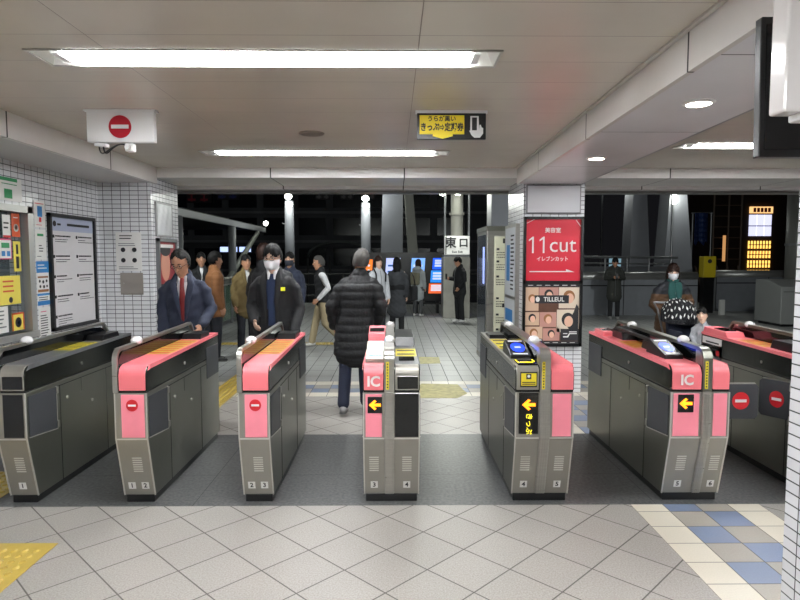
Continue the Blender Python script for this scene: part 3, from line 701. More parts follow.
poster(F, 5.670, 1.14, 5.870, 1.56, 'blue and white poster with rows of figures, third in the strip beside the board', paper, [('rect', BL, (0, .74, 1, 1), (0, .0, 1, .1), (0, .22, 1, .27)), ('rect', BR, (.08, .62, .92, .66), (.06, .30, .94, .36)), ('lines', paper, (.1, .9, .9, 2, .07)), ('disc', ink, (.22, .55, .07), (.5, .53, .08), (.78, .55, .07), (.25, .43, .07), (.55, .42, .08), (.8, .43, .06)), ('lines', ink, (.1, .9, .17, 2, .05))], group='posters beside the framed board')
poster(F, 5.680, .80, 5.870, 1.12, 'white text notice with a pink heading, lowest in the strip beside the board', paper, [('lines', PK, (.15, .8, .86, 1, .07)), ('lines', ink, (.12, .85, .74, 9, .075))], group='posters beside the framed board')
F = FLW(WX-.038, 0, 0); G1 = 'notices stuck on the office window'
poster(F, 5.270, 1.77, 5.375, 1.97, 'white notice with dark heading, top of the office window', paper, [('lines', ink, (.1, .9, .6, 2, .2)), ('rect', redm, (0, 0, 1, .1))], group=G1)
poster(F, 5.395, 1.78, 5.510, 1.99, 'orange-red sticker with a round emblem at the top corner of the office window', OR, [('disc', paper, (.5, .38, .3)), ('disc', OR, (.5, .40, .2)), ('lines', paper, (.2, .8, .8, 1, .1))], name='sticker', cat='sticker', group=G1)
poster(F, 5.070, 1.58, 5.380, 1.76, 'white and pink card with coloured symbols on the office window', paper, [('rect', PK, (0, .93, 1, 1), (0, 0, 1, .05), (.97, 0, 1, 1)), ('rect', BL, (.55, .15, .7, .4), (.78, .15, .92, .4)), ('rect', GR, (.55, .55, .9, .8))], group=G1)
poster(F, 5.405, 1.47, 5.505, 1.74, 'narrow yellow vertical notice on the office window', YP, [('rect', ink, (.3, .1, .7, .5)), ('rect', ink, (.35, .58, .65, .9))], group=G1)
poster(F, 5.190, 1.18, 5.480, 1.435, 'large yellow notice with red lettering on the office window', YP, [('lines', OR, (.15, .85, .78, 3, .17)), ('disc', ink, (.5, .16, .09))], group=G1)
poster(F, 5.340, .94, 5.515, 1.10, 'yellow and orange sticker with a dark round picture low on the office window', YP, [('rect', OR, (0, 0, .1, 1), (.9, 0, 1, 1), (0, .9, 1, 1)), ('disc', ink, (.5, .45, .26)), ('disc', BL, (.5, .42, .12))], name='sticker', cat='sticker', group=G1)
poster(F, 5.070, .94, 5.290, 1.17, 'white notice with grey text low on the office window', paper, [('lines', greym, (.1, .9, .8, 5, .15))], group=G1)
F = FLW(WX, 0, 0)
poster(F, 5.190, 2.09, 5.500, 2.29, 'white and green sign above the office window', paper, [('rect', GR, (0, .85, .8, 1), (.2, .1, .55, .5)), ('lines', GR, (.1, .8, .7, 1, .1))], name='wall_sign', cat='sign')
# pier facing
F = FF(0, YB-.1, 0)
poster(F, -3.17, 1.44, -2.88, 1.88, 'white notice with four small drawings on the tiled pier', paper, [('lines', ink, (.15, .85, .9, 2, .07)), ('disc', ink, (.28, .55, .09), (.72, .55, .09), (.28, .28, .09), (.72, .28, .09)), ('lines', greym, (.1, .9, .70, 2, .05), (.1, .9, .1, 2, .05))])
t = thing('wall_plate', 'square stainless access plate below the notice on the tiled pier', 'metal plate', (-3.0, YB-.1, 1.17))
m_ = MB(); m_.bbox(-3.13, -2.87, YB-.108, YB-.1, 1.17, 1.42, .003, 1); m_.build('plate', mat('plate_steel', (158, 152, 146), .4, .5), t)
m_ = MB(); m_.tube([(-3.09, YB-.108, 1.30), (-3.09, YB-.113, 1.30)], .008, 12); m_.build('lock', steel, t)
F = FLW(-2.76, 0, 0)
t = thing('blank_panel', 'crumpled white plastic panel high on the dark side of the left pier', 'panel', (-2.76, 7.3, 1.82))
m_ = MB(); m_.rect(F, 7.0, 1.84, 7.50, 2.24, .0, .02); m_.build('frame', mat('panel_frame', (150, 150, 150), .4), t)
m_ = MB(); n = 14
P = [[F.p(7.03+.44*i/n, 1.86+.36*j/n, .022+.002*math.sin(i*1.3+j*.7)*math.cos(j*1.1)) for j in range(n+1)] for i in range(n+1)]
for i in range(n):
    for j in range(n): m_.poly([P[i][j], P[i+1][j], P[i+1][j+1], P[i][j+1]])
m_.build('sheet', mat('plastic_sheet', (226, 228, 230), .2, coat=.3), t, smooth=True)
t = thing('framed_poster', 'framed dark red poster with a face on the side of the left pier', 'poster', (-2.76, 7.27, .9))
m_ = MB()
for (a, b, c, d) in ((7.0, .9, 7.60, .94), (7.0, 1.78, 7.60, 1.82), (7.0, .9, 7.04, 1.82), (7.56, .9, 7.60, 1.82)): m_.rect(F, a, b, c, d, 0, .04)
m_.build('frame', greym, t)
m_ = MB(); m_.rect(F, 7.03, .93, 7.57, 1.79, 0, .015); sh = m_.build('sheet', mat('poster_crimson', (150, 22, 34), .4), t)
G = FLW(-2.76+.015, 0, 0)
m_ = MB(); m_.disc(G, 7.25, 1.50, .14, .19, .001, .003); m_.build('printed_face', mat('poster_skin', (206, 146, 122), .5), sh)
m_ = MB(); m_.disc(G, 7.25, 1.68, .16, .07, .003, .005); m_.rect(G, 7.05, .95, 7.55, 1.28, .001, .003); m_.build('printed_shape', ink, sh)
m_ = MB(); m_.rect(G, 7.1, 1.71, 7.5, 1.75, .004, .006); m_.build('lettering', paper, sh)
# ---- right pillar ----
t = thing('blank_panel', 'plain white panel at the top of the tiled pillar above the red poster', 'panel', (1.83, YB, 2.1))
m_ = MB(); m_.bbox(1.525, 2.155, YB-.05, YB-.01, 2.10, 2.43, .004); m_.build('box', mat('panel_frame_grey', (140, 140, 142), .4), t)
m_ = MB(); m_.box(1.54, 2.14, YB-.053, YB-.05, 2.115, 2.415); m_.build('face', mat('panel_white', (206, 206, 210), .3), t)
t = thing('wall_poster', 'black-framed double poster on the tiled pillar: red salon poster over photo collage', 'poster', (1.84, YB, .56))
m_ = MB(); x0, x1, z0, z1 = 1.50, 2.195, .555, 2.065
for (a, b, c, d) in ((x0, x1, z0, z0+.035), (x0, x1, z1-.03, z1), (x0, x0+.03, z0, z1), (x1-.03, x1, z0, z1), (x0, x1, 1.29, 1.325)): m_.box(a, b, YB-.055, YB-.01, c, d)
m_.build('frame', blackm, t)
m_ = MB(); m_.box(x0+.02, x1-.02, YB-.035, YB-.012, 1.31, 2.05); sh = m_.build('red_sheet', mat('poster_red', (206, 38, 58), .35), t)
F = FF(x0, YB-.035, 0)
m_ = MB()
m_.text(F, '美容室', .34, 1.905, .062, d1=.002, bold=.001); [m_.fpoly(F, [(x_, 1.645), (x_+.02, 1.645), (x_+.02, 1.835), (x_+.004, 1.835), (x_-.038, 1.80), (x_-.038, 1.782), (x_, 1.806)], .001, .002) for x_ in (.10, .225)]; m_.text(F, 'cut', .455, 1.735, .25, d1=.002)
m_.text(F, 'イレブンカット', .34, 1.575, .058, d1=.002, bold=.001, sx=.92)
m_.rect(F, .075, 1.425, .50, 1.437, .001, .002); m_.fpoly(F, [(.50, 1.425), (.60, 1.425), (.50, 1.46)], .001, .002)
m_.fpoly(F, [(.03, 1.985), (.13, 2.035), (.12, 2.035), (.03, 1.99)], .001, .002); m_.fpoly(F, [(.66, 1.95), (.60, 2.03), (.605, 2.03), (.665, 1.955)], .001, .002)
m_.build('lettering', paper, sh)
m_ = MB(); m_.box(x0+.02, x1-.02, YB-.035, YB-.012, .58, 1.30); sh = m_.build('collage_sheet', mat('collage_brown', (92, 60, 46), .4, var=.2, vscale=9), t)
tan = [mat('collage_tan', (204, 172, 146), .5), mat('collage_rose', (190, 140, 128), .5), mat('collage_cream', (222, 206, 186), .5), mat('collage_skin', (228, 184, 158), .5)]
cells = [(.03, .97, .19, 1.25), (.19, 1.06, .42, 1.25), (.42, 1.0, .665, 1.25), (.03, .80, .20, .96), (.20, .78, .40, .96), (.40, .72, .665, .99), (.03, .62, .24, .79), (.24, .62, .44, .77)]
for k, (a, b, c, d) in enumerate(cells):
    m_ = MB(); m_.rect(F, a+.003, b+.003, c-.003, d-.003, .0005, .001); m_.build('photo_tile', tan[k % 3], sh)
    cx, cy = (a+c)/2, (b+d)/2; r = min(c-a, d-b)*.24
    m_ = MB(); m_.disc(F, cx, cy+r*.25, r*1.15, r*1.25, .0012, .0016); m_.build('printed_hair', ink if k % 2 else BR, sh)
    m_ = MB(); m_.disc(F, cx+r*.15, cy-r*.1, r*.8, r, .0018, .0022); m_.build('printed_face', tan[3], sh)
m_ = MB(); m_.fpoly(F, [(.52, .80), (.60, .96), (.63, 1.05), (.655, 1.02), (.655, .76), (.55, .75)], .0012, .002); m_.rect(F, .45, .62, .665, .76, .0012, .002); m_.rect(F, .14, 1.06, .54, 1.155, .0024, .003); m_.rect(F, .02, .585, .675, .615, .0024, .003); m_.rect(F, .02, 1.255, .675, 1.29, .001, .003); m_.build('dark_print', ink, sh)
m_ = MB(); m_.text(F, 'TILLEUL', .365, 1.105, .072, d1=.0036, bold=.0012, sx=.95); m_.disc(F, .175, 1.108, .024, .03, .003, .0035)
m_.fpoly(F, [(.48, .66), (.54, .66), (.56, .70), (.64, .70), (.64, .71), (.55, .71), (.53, .675), (.48, .675)], .002, .003); m_.rect(F, .55, .72, .64, .73, .002, .003); m_.rect(F, .48, .70, .53, .71, .002, .003)
for k in range(6): m_.rect(F, .06+.1*k, .596, .12+.1*k, .602, .003, .0035); m_.rect(F, .06+.1*k, 1.268, .12+.1*k, 1.275, .003, .0035)
m_.build('lettering', paper, sh)
# display case on pillar's left side
t = thing('poster_case', 'narrow metal display case fixed to the left side of the tiled pillar', 'display case', (1.47, 7.45, .7))
F = FRW(CX0, 0, 0)
m_ = MB(); m_.rect(F, -7.85, .70, -7.15, 2.0, .002, .05); m_.build('case', steel, t)
m_ = MB(); m_.rect(F, -7.81, 1.12, -7.19, 1.96, .05, .053); m_.rect(F, -7.81, .74, -7.19, 1.08, .05, .053); sh = m_.build('sheets', mat('case_sheet', (204, 208, 212), .4), t)
m_ = MB(); m_.rect(F, -7.7, 1.3, -7.5, 1.75, .053, .055); m_.rect(F, -7.75, .8, -7.3, .95, .053, .055); m_.build('print', BL, sh)
m_ = MB(); lines(m_, Fr(F.p(0, 0, .052), F.r), -7.45, -7.22, 1.85, 14, .05, .02, rg, .4); m_.build('print', ink, sh)

# ================= OUTSIDE THE HALL =================
# steel cabinet with cream notice
t = thing('steel_cabinet', 'tall stainless cabinet with a cream notice board face behind the tiled pillar', 'cabinet', (1.72, 9.3, 0))
m_ = MB(); m_.bbox(1.36, 2.1, 8.8, 9.8, 0, 2.03, .012); m_.build('body', steel, t)
m_ = MB(); m_.box(1.35, 2.11, 8.79, 9.81, 1.98, 2.05); m_.build('cap', dsteel, t)
m_ = MB(); m_.box(1.352, 1.36, 8.9, 9.7, .1, 1.93); dd = m_.build('glass_door', mat('dark_glass', (46, 50, 56), .08), t)
m_ = MB(); m_.box(1.348, 1.354, 8.98, 9.12, 1.2, 1.75); m_.build('lit_label', mat('lit_label', (150, 165, 230), emit=(140, 160, 240), es=.7), dd)
m_ = MB(); m_.box(1.47, 2.05, 8.785, 8.80, .15, 1.90); bd = m_.build('cream_board', mat('cream_sheet', (206, 204, 180), .5), t)
F = FF(1.47, 8.785, 0); m_ = MB()
for z in (1.70, 1.52, 1.30, .98, .74, .52): m_.rect(F, .03, z, .07, z+.03, .001, .003); lines(m_, F, .03, .22, z-.04, 3, .035, .012, rg, .5)
m_.rect(F, .12, 1.80, .25, 1.87, .001, .003); m_.rect(F, .12, .86, .25, .92, .001, .003); m_.build('print', ink, bd)
# east exit pillar
tp = mat('exit_pillar_tile', (150, 148, 140), .6, var=.1)
t = thing('exit_pillar', 'square grey exit pillar with spotlights on top, behind the man in black', 'pillar', (1.62, 15.9, 0))
m_ = MB(); m_.bbox(1.28, 1.98, 15.6, 16.3, 0, 1.60, .02); m_.build('pillar_base', tp, t)
m_ = MB()
for xx in (1.30, 1.92): m_.bbox(xx, xx+.05, 15.62, 15.7, 2.1, 3.5, .01)
m_.bbox(1.3, 1.97, 15.62, 16.28, 1.60, 1.66, .01); m_.build('frame', greym, t)
m_ = MB(); m_.tube([(1.66, 15.9, 1.6), (1.66, 15.9, 3.5)], .16, 20); m_.tube([(1.66, 15.9, 2.1), (1.66, 15.9, 2.16)], .2, 20); m_.tube([(1.66, 15.9, 2.7), (1.66, 15.9, 2.76)], .2, 20); m_.build('column', mat('painted_column', (170, 168, 160), .5), t)
t = thing('exit_sign', 'white box sign reading 東口 on the exit pillar', 'sign', (1.62, 15.6, 1.66))
m_ = MB(); m_.bbox(1.31, 1.95, 15.50, 15.72, 1.66, 2.14, .01); m_.build('sign_box', mat('lit_sign_white', (230, 230, 226), .5, emit=(225, 226, 220), es=.28), t)
F = FF(1.63, 15.49, 1.90); m_ = MB(); m_.text(F, '東', -.17, .05, .29, d1=.003, bold=.008); m_.text(F, '口', .16, .05, .25, d1=.003, bold=.008); m_.text(F, 'East Exit', 0, -.17, .08, d1=.003, bold=.002); m_.build('lettering', ink, t)
m_ = MB(); m_.box(1.325, 1.35, 15.495, 15.5, 1.67, 2.13); m_.build('bezel', ink, t)
glow = mat('lamp_glow', (255, 255, 245), emit=(245, 250, 235), es=30)
def spotlamp(name, label, p, r=.07, power=60, size=1.2, dirn=(0, -1, -1.2), par=None):
    t = thing(name, label, 'lamp', p)
    x, y, z = p
    m_ = MB(); m_.tube([(x, y+.10, z+.06), (x, y, z), (x, y-.01, z-.01)], [r*.6, r*1.2, r*1.2], 14); m_.build('lamp_head', greym, t)
    m_ = MB(); m_.ell((x, y-.03, z-.03), (r, r, r), 12); m_.build('bulb', glow, t, smooth=True)
    l = bpy.data.lights.new('lamp_light', 'SPOT'); l.energy = power; l.spot_size = size*2; l.spot_blend = .6; l.shadow_soft_size = .08; l.color = (.96, 1, .92)
    o = bpy.data.objects.new('lamp_light', l); C.objects.link(o); o.parent = t; o.location = (0, -.12, -.1)
    o.rotation_euler = Vector(dirn).to_track_quat('-Z', 'Y').to_euler(); return t
spotlamp('pillar_spotlight', 'left spotlight at the top of the exit pillar', (1.24, 15.4, 3.28), .10, 170)
spotlamp('pillar_spotlight', 'right spotlight at the top of the exit pillar', (1.62, 15.4, 3.30), .11, 170)
# dark column between pillar and cabinet
m_ = MB(); m_.bbox(2.0, 2.62, 12.4, 13.0, 0, 3.6, .02); tag(m_.build('dark_column', mat('dim_column', (104, 106, 112), .6)), 'plain grey column rising behind the steel cabinet', 'column')
# slanted digital screens stand
t = thing('screen_stand', 'long black leaning stand with four bright information screens', 'display stand', (0.2, 17.0, 0))
sl = Vector((-.12, 0, 1)).normalized()
def SP(u, v, d=0): return (u-.16*v+.30, 17.0+d-.0*v, v+.35)
m_ = MB()
for a, b, c, d in ((-1.35, 1.45, 0.0, 1.38),):
    A = [m_.bm.verts.new(SP(x, z, dd)) for dd in (0, .25) for x, z in ((a, c), (b-.0, c), (b+.32, d), (a+.2, d))]
    for f in ((0, 1, 2, 3), (7, 6, 5, 4), (0, 4, 5, 1), (1, 5, 6, 2), (2, 6, 7, 3), (3, 7, 4, 0)): m_.bm.faces.new([A[i] for i in f])
m_.build('case', blackm, t, recalc=True)
m_ = MB()
for xx in (-1.1, -.2, .6, 1.2): m_.box(xx, xx+.08, 17.02, 17.3, 0, .5)
m_.box(-1.2, 1.35, 17.05, 17.1, .25, .3); m_.build('leg', blackm, t)
scr = [((-1.17, -.98), (.55, 1.18), (230, 120, 40)), ((-.60, -.20), (.45, 1.22), (176, 186, 232)), ((.12, .50), (.45, 1.22), (120, 168, 235)), ((.72, 1.22), (.90, 1.22), (30, 92, 240)), ((.69, 1.19), (.53, .87), (40, 130, 225)), ((.66, 1.16), (.22, .50), (222, 96, 50))]
for k, ((a, b), (c, d), col) in enumerate(scr):
    m_ = MB(); q = .16*1.25
    m_.poly([SP(a+c*.23, c, -.012), (SP(b+c*.23, c, -.012)), (SP(b+d*.23, d, -.012)), (SP(a+d*.23, d, -.012))])
    o = m_.build('screen', mat('screen_%d_%d_%d' % col, col, emit=col, es=1.15), t)
    m_ = MB(); cm_, h = (a+b)/2, d-c
    for j in range(3):
        zz = c+h*(.25+.22*j); m_.poly([SP(a+.06+zz*.23, zz, -.016), SP(b-.07+zz*.23, zz, -.016), SP(b-.07+(zz+.05)*.23, zz+.05, -.016), SP(a+.06+(zz+.05)*.23, zz+.05, -.016)])
    m_.build('screen_graphic', mat('screen_white', (235, 240, 250), emit=(220, 230, 250), es=.8) if k != 1 else BL, o)
# leaning slabs (roof supports) left and right
night_conc = mat('night_concrete', (138, 140, 146), .7, var=.08, vscale=1.5)
def leaner(label, xb0, xb1, xt0, xt1, y, zt, th=.8, m=None):
    m_ = MB(); A = [m_.bm.verts.new(p) for p in ((xb0, y, 0), (xb1, y, 0), (xt1, y, zt), (xt0, y, zt), (xb0, y+th, 0), (xb1, y+th, 0), (xt1, y+th, zt), (xt0, y+th, zt))]
    for f in ((0, 1, 2, 3), (7, 6, 5, 4), (0, 4, 5, 1), (1, 5, 6, 2), (2, 6, 7, 3), (3, 7, 4, 0)): m_.bm.faces.new([A[i] for i in f])
    tag(m_.build('leaning_pylon', m or night_conc, recalc=True), label, 'pylon', 'leaning concrete pylons outside')
leaner('broad dim leaning pylon behind the black screens, left of the pair', -.55, .32, -.38, .33, 22, 4.6)
leaner('narrow lighter leaning pylon right beside the broad one behind the screens', .62, 1.0, .33, .62, 21.5, 4.6, .5, mat('pale_pylon', (150, 150, 142), .7))
leaner('pale leaning pylon at right, above the child and mother', 8.6, 9.5, 8.75, 9.18, 22, 4.6)
leaner('broad grey leaning pylon right of the woman with the stroller', 8.95, 10.1, 9.2, 9.65, 20, 4.4)
# light poles
def plight(parent, off, e, r=.12, col=(.95, 1, .95)):
    l = bpy.data.lights.new('lamp_light', 'POINT'); l.energy = e; l.shadow_soft_size = r; l.color = col
    o = bpy.data.objects.new('lamp_light', l); C.objects.link(o); o.parent = parent; o.location = off
def pole(label, x, y, zl, r=.14):
    t = thing('light_pole', label, 'light pole', (x, y, 0), 'light poles outside')
    m_ = MB(); m_.tube([(x, y, 0), (x, y, zl-.1)], [r*1.15, r], 14); m_.build('pole', night_conc, t, smooth=True)
    m_ = MB(); m_.tube([(x-.25, y, zl-.9), (x+.05, y, zl-1.0)], .02, 6); m_.build('arm', greym, t)
    for k, (dx, dz) in enumerate(((0, .05), (.05, -.22))):
        m_ = MB(); m_.ell((x+dx, y-.18, zl+dz), (.13-.03*k, .12, .11-.03*k), 12); m_.build('lamp', glow, t, smooth=True)
    plight(t, (0, -.9, zl), 80)
pole('light pole with twin lamps, left of the centre', -3.8, 22, 3.72, .16)
pole('light pole with twin lamps, just right of the back-turned man', -1.05, 22.5, 3.70, .17)
m_ = MB(); m_.tube([(10.1, 22, 0), (10.1, 22, 4.2)], .10, 12); tag(m_.build('lamp_post', night_conc, smooth=True), 'slim grey post between the right-hand pylon and the blue sheet', 'post')
t = thing('street_lamp', 'single bright white lamp outside near the right of the pillar', 'lamp', (8.3, 24, 3.9)); m_ = MB(); m_.ell((8.3, 24, 4.27), (.13, .1, .13), 14); m_.build('globe', glow, t, smooth=True)
m_ = MB(); m_.tube([(8.3, 24.05, 0), (8.3, 24.05, 4.2)], .04, 8); m_.build('pole', blackm, t)
plight(t, (0, -.5, .37), 60)
t = thing('street_lamp', 'lamp on a slim mast beside the right-hand pylon top', 'lamp', (9.35, 19.9, 0)); m_ = MB(); m_.bbox(9.2, 9.28, 19.8, 19.9, 3.35, 3.85, .01); m_.build('lamp_tube', glow, t); m_ = MB(); m_.tube([(9.24, 19.95, 0), (9.24, 19.95, 3.9)], .03, 8); m_.build('pole', greym, t)
plight(t, (-.05, -.7, 3.6), 35)
for x, l in ((-3.4, 'added unseen floodlight over the hall entrance, left, above the beam'), (.4, 'added unseen floodlight over the hall entrance, centre, above the beam'), (5.6, 'added unseen floodlight over the hall entrance, right, above the beam')):  # fill lamps added to brighten the plaza and people, hidden behind the beam
    t = thing('added_floodlight', l, 'floodlight', (x, 8.05, 3.0), 'added fill lights above the hall entrance')
    m_ = MB(); m_.bbox(x-.18, x+.18, 8.0, 8.2, 2.95, 3.12, .01); m_.build('housing', greym, t)
    m_ = MB(); m_.box(x-.16, x+.16, 8.2, 8.21, 2.97, 3.10); m_.build('lens', glow, t)
    m_ = MB(); m_.box(x-.03, x+.03, 7.88, 8.1, 2.695, 2.96); m_.build('bracket', greym, t)
    l = bpy.data.lights.new('lamp_light', 'SPOT'); l.energy = 520 if x > 5 else 300; l.spot_size = 2.2; l.spot_blend = .5; l.shadow_soft_size = .15; l.color = (.95, 1, .98)
    o = bpy.data.objects.new('lamp_light', l); C.objects.link(o); o.parent = t; o.location = (0, .22, .03); o.rotation_euler = Vector((0, 1, -.85)).to_track_quat('-Z', 'Y').to_euler()
# left canopy
t = thing('walkway_canopy', 'dark roofed walkway canopy with pale edge beam on steel posts at left', 'canopy', (-5.3, 18, 0))
m_ = MB(); m_.box(-5.42, -5.30, 14.6, 25, 2.62, 2.80); m_.build('edge_beam', mat('beam_grey', (142, 144, 148), .5), t)
m_ = MB(); m_.box(-9, -5.43, 14.6, 25, 2.72, 2.85); m_.build('roof', mat('canopy_dark', (40, 42, 44), .7), t)
for yy in (15.0, 20.0):
    m_ = MB(); m_.tube([(-5.36, yy, 0), (-5.36, yy, 2.62)], .13, 14); m_.build('post', mat('post_grey', (120, 122, 124), .5), t, smooth=True)
m_ = MB(); m_.tube([(-5.3, 23.5, 2.55), (-5.36, 19.0, .7)], .09, 10); m_.build('brace', mat('brace_grey', (134, 138, 130), .5), t, smooth=True)
m_ = MB(); m_.ell((-5.25, 24.8, 2.98), (.09, .09, .09), 12); m_.build('lamp', glow, t, smooth=True)
m_ = MB(); m_.box(-8.4, -7.8, 16.0, 16.2, 2.4, 2.46); m_.build('lamp', mat('dim_green_lamp', (180, 220, 190), emit=(150, 200, 170), es=1.6), t)
# railing at left
t = thing('glass_railing', 'low steel and glass railing beside the walkway at left', 'railing', (-3.7, 15, 0))
m_ = MB()
m_.tube([(-3.95, 13, 1.1), (-3.95, 21, 1.1)], .03, 8); m_.tube([(-3.95, 13, .95), (-3.95, 21, .95)], .015, 8); m_.build('handrail', steel, t)
for k in range(6):
    y = 13+1.6*k; m_ = MB(); m_.bbox(-3.98, -3.92, y-.03, y+.03, 0, 1.1, .005, 1); m_.build('post', greym, t)
    if k < 5: m_ = MB(); m_.box(-3.955, -3.945, y+.06, y+1.54, .12, .92); m_.build('glass_panel', mat('green_glass', (120, 150, 128), .2, alpha=.55), t)
# buildings, far left and behind
fac = mat('dark_facade', (92, 94, 98), .8, var=.12, vscale=.4, spec=.3); fac2 = mat('dark_facade_band', (124, 126, 130), .8, spec=.3); winm = mat('unlit_glass', (24, 28, 34), .2)
t = thing('station_building', 'large dark building across the plaza behind the people', 'building', (-10, 42, -6))
m_ = MB(); m_.box(-34, 6.5, 42, 50, -6, 16); m_.build('wall', fac, t)
for z in (.6, 2.6, 4.6, 6.4):
    m_ = MB(); m_.box(-34, 6.5, 41.8, 42, z, z+.16); m_.build('ledge', fac2, t)
for z in (1.0, 3.1, 5.0):
    for k in range(16):
        x = -33+2.4*k; m_ = MB(); m_.box(x, x+1.9, 41.9, 42.0, z, z+1.2); m_.build('window', winm, t)
F = FF(0, 41.75, 0)
for s_, x, z, sz, col in (('百貨', -13.6, 6.0, 1.1, (74, 36, 40)), ('店', -11.5, 6.1, 1.0, (40, 46, 80))): pass
for k, (x, z, w_, h, col) in enumerate(((-14.2, 5.3, 1.7, 1.1, (70, 20, 26)), (-12.1, 5.5, 1.5, .9, (26, 32, 66)), (-5.4, 5.5, 1.0, .8, (70, 70, 70)), (-3.7, 5.5, .9, .7, (70, 70, 70)), (-2.2, 5.5, .9, .7, (70, 70, 70)))):
    m_ = MB(); m_.box(x, x+w_, 41.6, 41.75, z, z+h); sg = m_.build('sign', mat('dim_sign_%d' % k, (30, 30, 32), .6), t)
    m_ = MB()
    for j in range(2):
        m_.box(x+.1+j*w_/2, x+.1+j*w_/2+w_*.3, 41.55, 41.6, z+.15, z+.28); m_.box(x+.1+j*w_/2, x+.1+j*w_/2+w_*.3, 41.55, 41.6, z+h*.5, z+h*.5+.12); m_.box(x+.1+j*w_/2+w_*.12, x+.2+j*w_/2+w_*.12, 41.55, 41.6, z+.1, z+h-.1)
    m_.build('sign_mark', mat('dim_mark_%d' % k, col, emit=col, es=.2), sg)
t = thing('lit_sign', 'row of small lit blue-white signs across the plaza at left', 'sign', (-8.5, 33, 1.9))
m_ = MB()
for k, wd in enumerate((.9, .6, .8)): m_.box(-9.5+k*1.05, -9.5+k*1.05+wd, 33, 33.1, 1.88, 2.15)
m_.build('lit_face', mat('sign_glow_blue', (190, 205, 240), emit=(180, 200, 250), es=1.6), t)
m_ = MB(); m_.box(-9.6, -6.3, 33.1, 33.2, 1.8, 2.25); m_.box(-9.0, -8.9, 33.1, 33.2, 0, 1.8); m_.box(-7.0, -6.9, 33.1, 33.2, 0, 1.8); m_.build('backing', blackm, t)
t = thing('arched_roof', 'faint arched entrance roof across the plaza', 'roof', (-3.2, 34, 0))
m_ = MB(); band(m_, [(0, 0)], .1, 0, 1) if False else None
pa = [(-4.9+1.85+1.85*math.cos(PI-PI*i/14), 34, 1.6+.85*math.sin(PI*i/14)) for i in range(15)]
m_.tube(pa, .07, 8); m_.tube([(p[0], 34.6, p[2]) for p in pa], .07, 8); m_.build('arch', mat('faint_arch', (90, 96, 94), .5), t, smooth=True)
m_ = MB()
for x in (-4.9, -3.65, -2.4, -1.2): m_.tube([(x, 34.2, -2), (x, 34.2, 1.65)], .06, 8)
m_.build('post', mat('faint_post', (60, 62, 62), .6), t)
# parked bicycles / railing clutter behind screens
t = thing('guard_rail', 'dark metal guard rail behind the screens', 'railing', (1, 19, 0))
m_ = MB()
for z in (.35, .7, 1.05): m_.tube([(-3.6, 19.5, z), (3.8, 19.5, z)], .025, 8)
for k in range(12): m_.tube([(-3.6+.65*k, 19.5, 0), (-3.6+.65*k, 19.5, 1.08)], .03, 8)
m_.build('rail', mat('dark_rail', (78, 80, 78), .5, .4), t)
# right side parapets
pw = mat('parapet_panel', (116, 119, 124), .55, .1, var=.05)
def parapet(label, x0, x1, y, h):
    t = thing('parapet', label, 'parapet', ((x0+x1)/2, y, 0), 'parapet walls outside at right')
    m_ = MB(); m_.box(x0, x1, y, y+.25, 0, h-.12)
    m_.build('wall', pw, t)
    m_ = MB(); n = int((x1-x0)/1.55)
    for k in range(n+1): m_.box(x0+1.55*k, x0+1.55*k+.02, y-.006, y, 0, h-.12)
    m_.box(x0, x1, y-.006, y, h-.30, h-.27); m_.build('joint', seam, t)
    m_ = MB(); m_.tube([(x0, y+.1, h-.04), (x1, y+.1, h-.04)], .13, 16); m_.build('coping', mat('coping_metal', (150, 150, 148), .35, .6), t, smooth=True)
parapet('panelled parapet wall with metal coping behind the person in the long coat', 3.2, 8.35, 16.4, 1.10)
parapet('panelled parapet wall with metal coping right of the yellow box', 9.5, 12.6, 17.6, 1.12)
t = thing('upper_rail', 'steel guard rail above the parapet behind the person in the long coat', 'railing', (6.5, 19, 0))
m_ = MB(); m_.tube([(3.0, 19, 1.62), (9.0, 19, 1.58)], .04, 8); m_.tube([(3.0, 19, 1.42), (9.0, 19, 1.38)], .025, 8)
for k in range(9): m_.tube([(3.2+.7*k, 19, 0), (3.2+.7*k, 19, 1.6)], .03, 8)
m_.build('rail', greym, t)
m_ = MB(); m_.box(3, 9, 19.1, 19.15, .9, 1.3); m_.build('panel', mat('dim_panel', (84, 86, 90), .5), t)
t = thing('call_box', 'yellow box on a black stand between the two parapet walls', 'yellow box', (8.95, 17, 0))
m_ = MB(); m_.bbox(8.80, 9.16, 17.0, 17.25, 1.02, 1.62, .01); m_.build('box', mat('box_yellow', (186, 166, 20), .5), t)
m_ = MB(); m_.box(8.82, 9.12, 17.0, 17.2, 0, 1.02); m_.build('stand', blackm, t)
m_ = MB(); m_.disc(FF(8.98, 16.999, 1.48), 0, 0, .06, .06, 0, .003); m_.build('emblem', ink, t)
m_ = MB(); m_.bbox(9.0, 9.13, 16.4, 16.5, 0, .42, .01); tag(m_.build('bollard', mat('bollard_white', (190, 190, 186), .5)), 'short pale bollard below the yellow box', 'bollard')
t = thing('ticket_machine', 'grey metal machine cabinet at the right edge outside', 'machine', (9.3, 14, 0))
m_ = MB(); m_.prism([(13.6, .06), (13.6, .92), (14.1, 1.06), (14.6, 1.06), (14.6, .06)], 0, 8.85, 10.6, r=.02); m_.build('cabinet', mat('machine_grey', (136, 138, 136), .5, .2), t)
m_ = MB(); m_.box(8.9, 10.6, 13.65, 14.5, 0, .06); m_.build('plinth', blackm, t)
m_ = MB(); m_.box(8.9, 10.5, 13.59, 13.6, .80, .81); m_.build('panel_seam', seam, t)
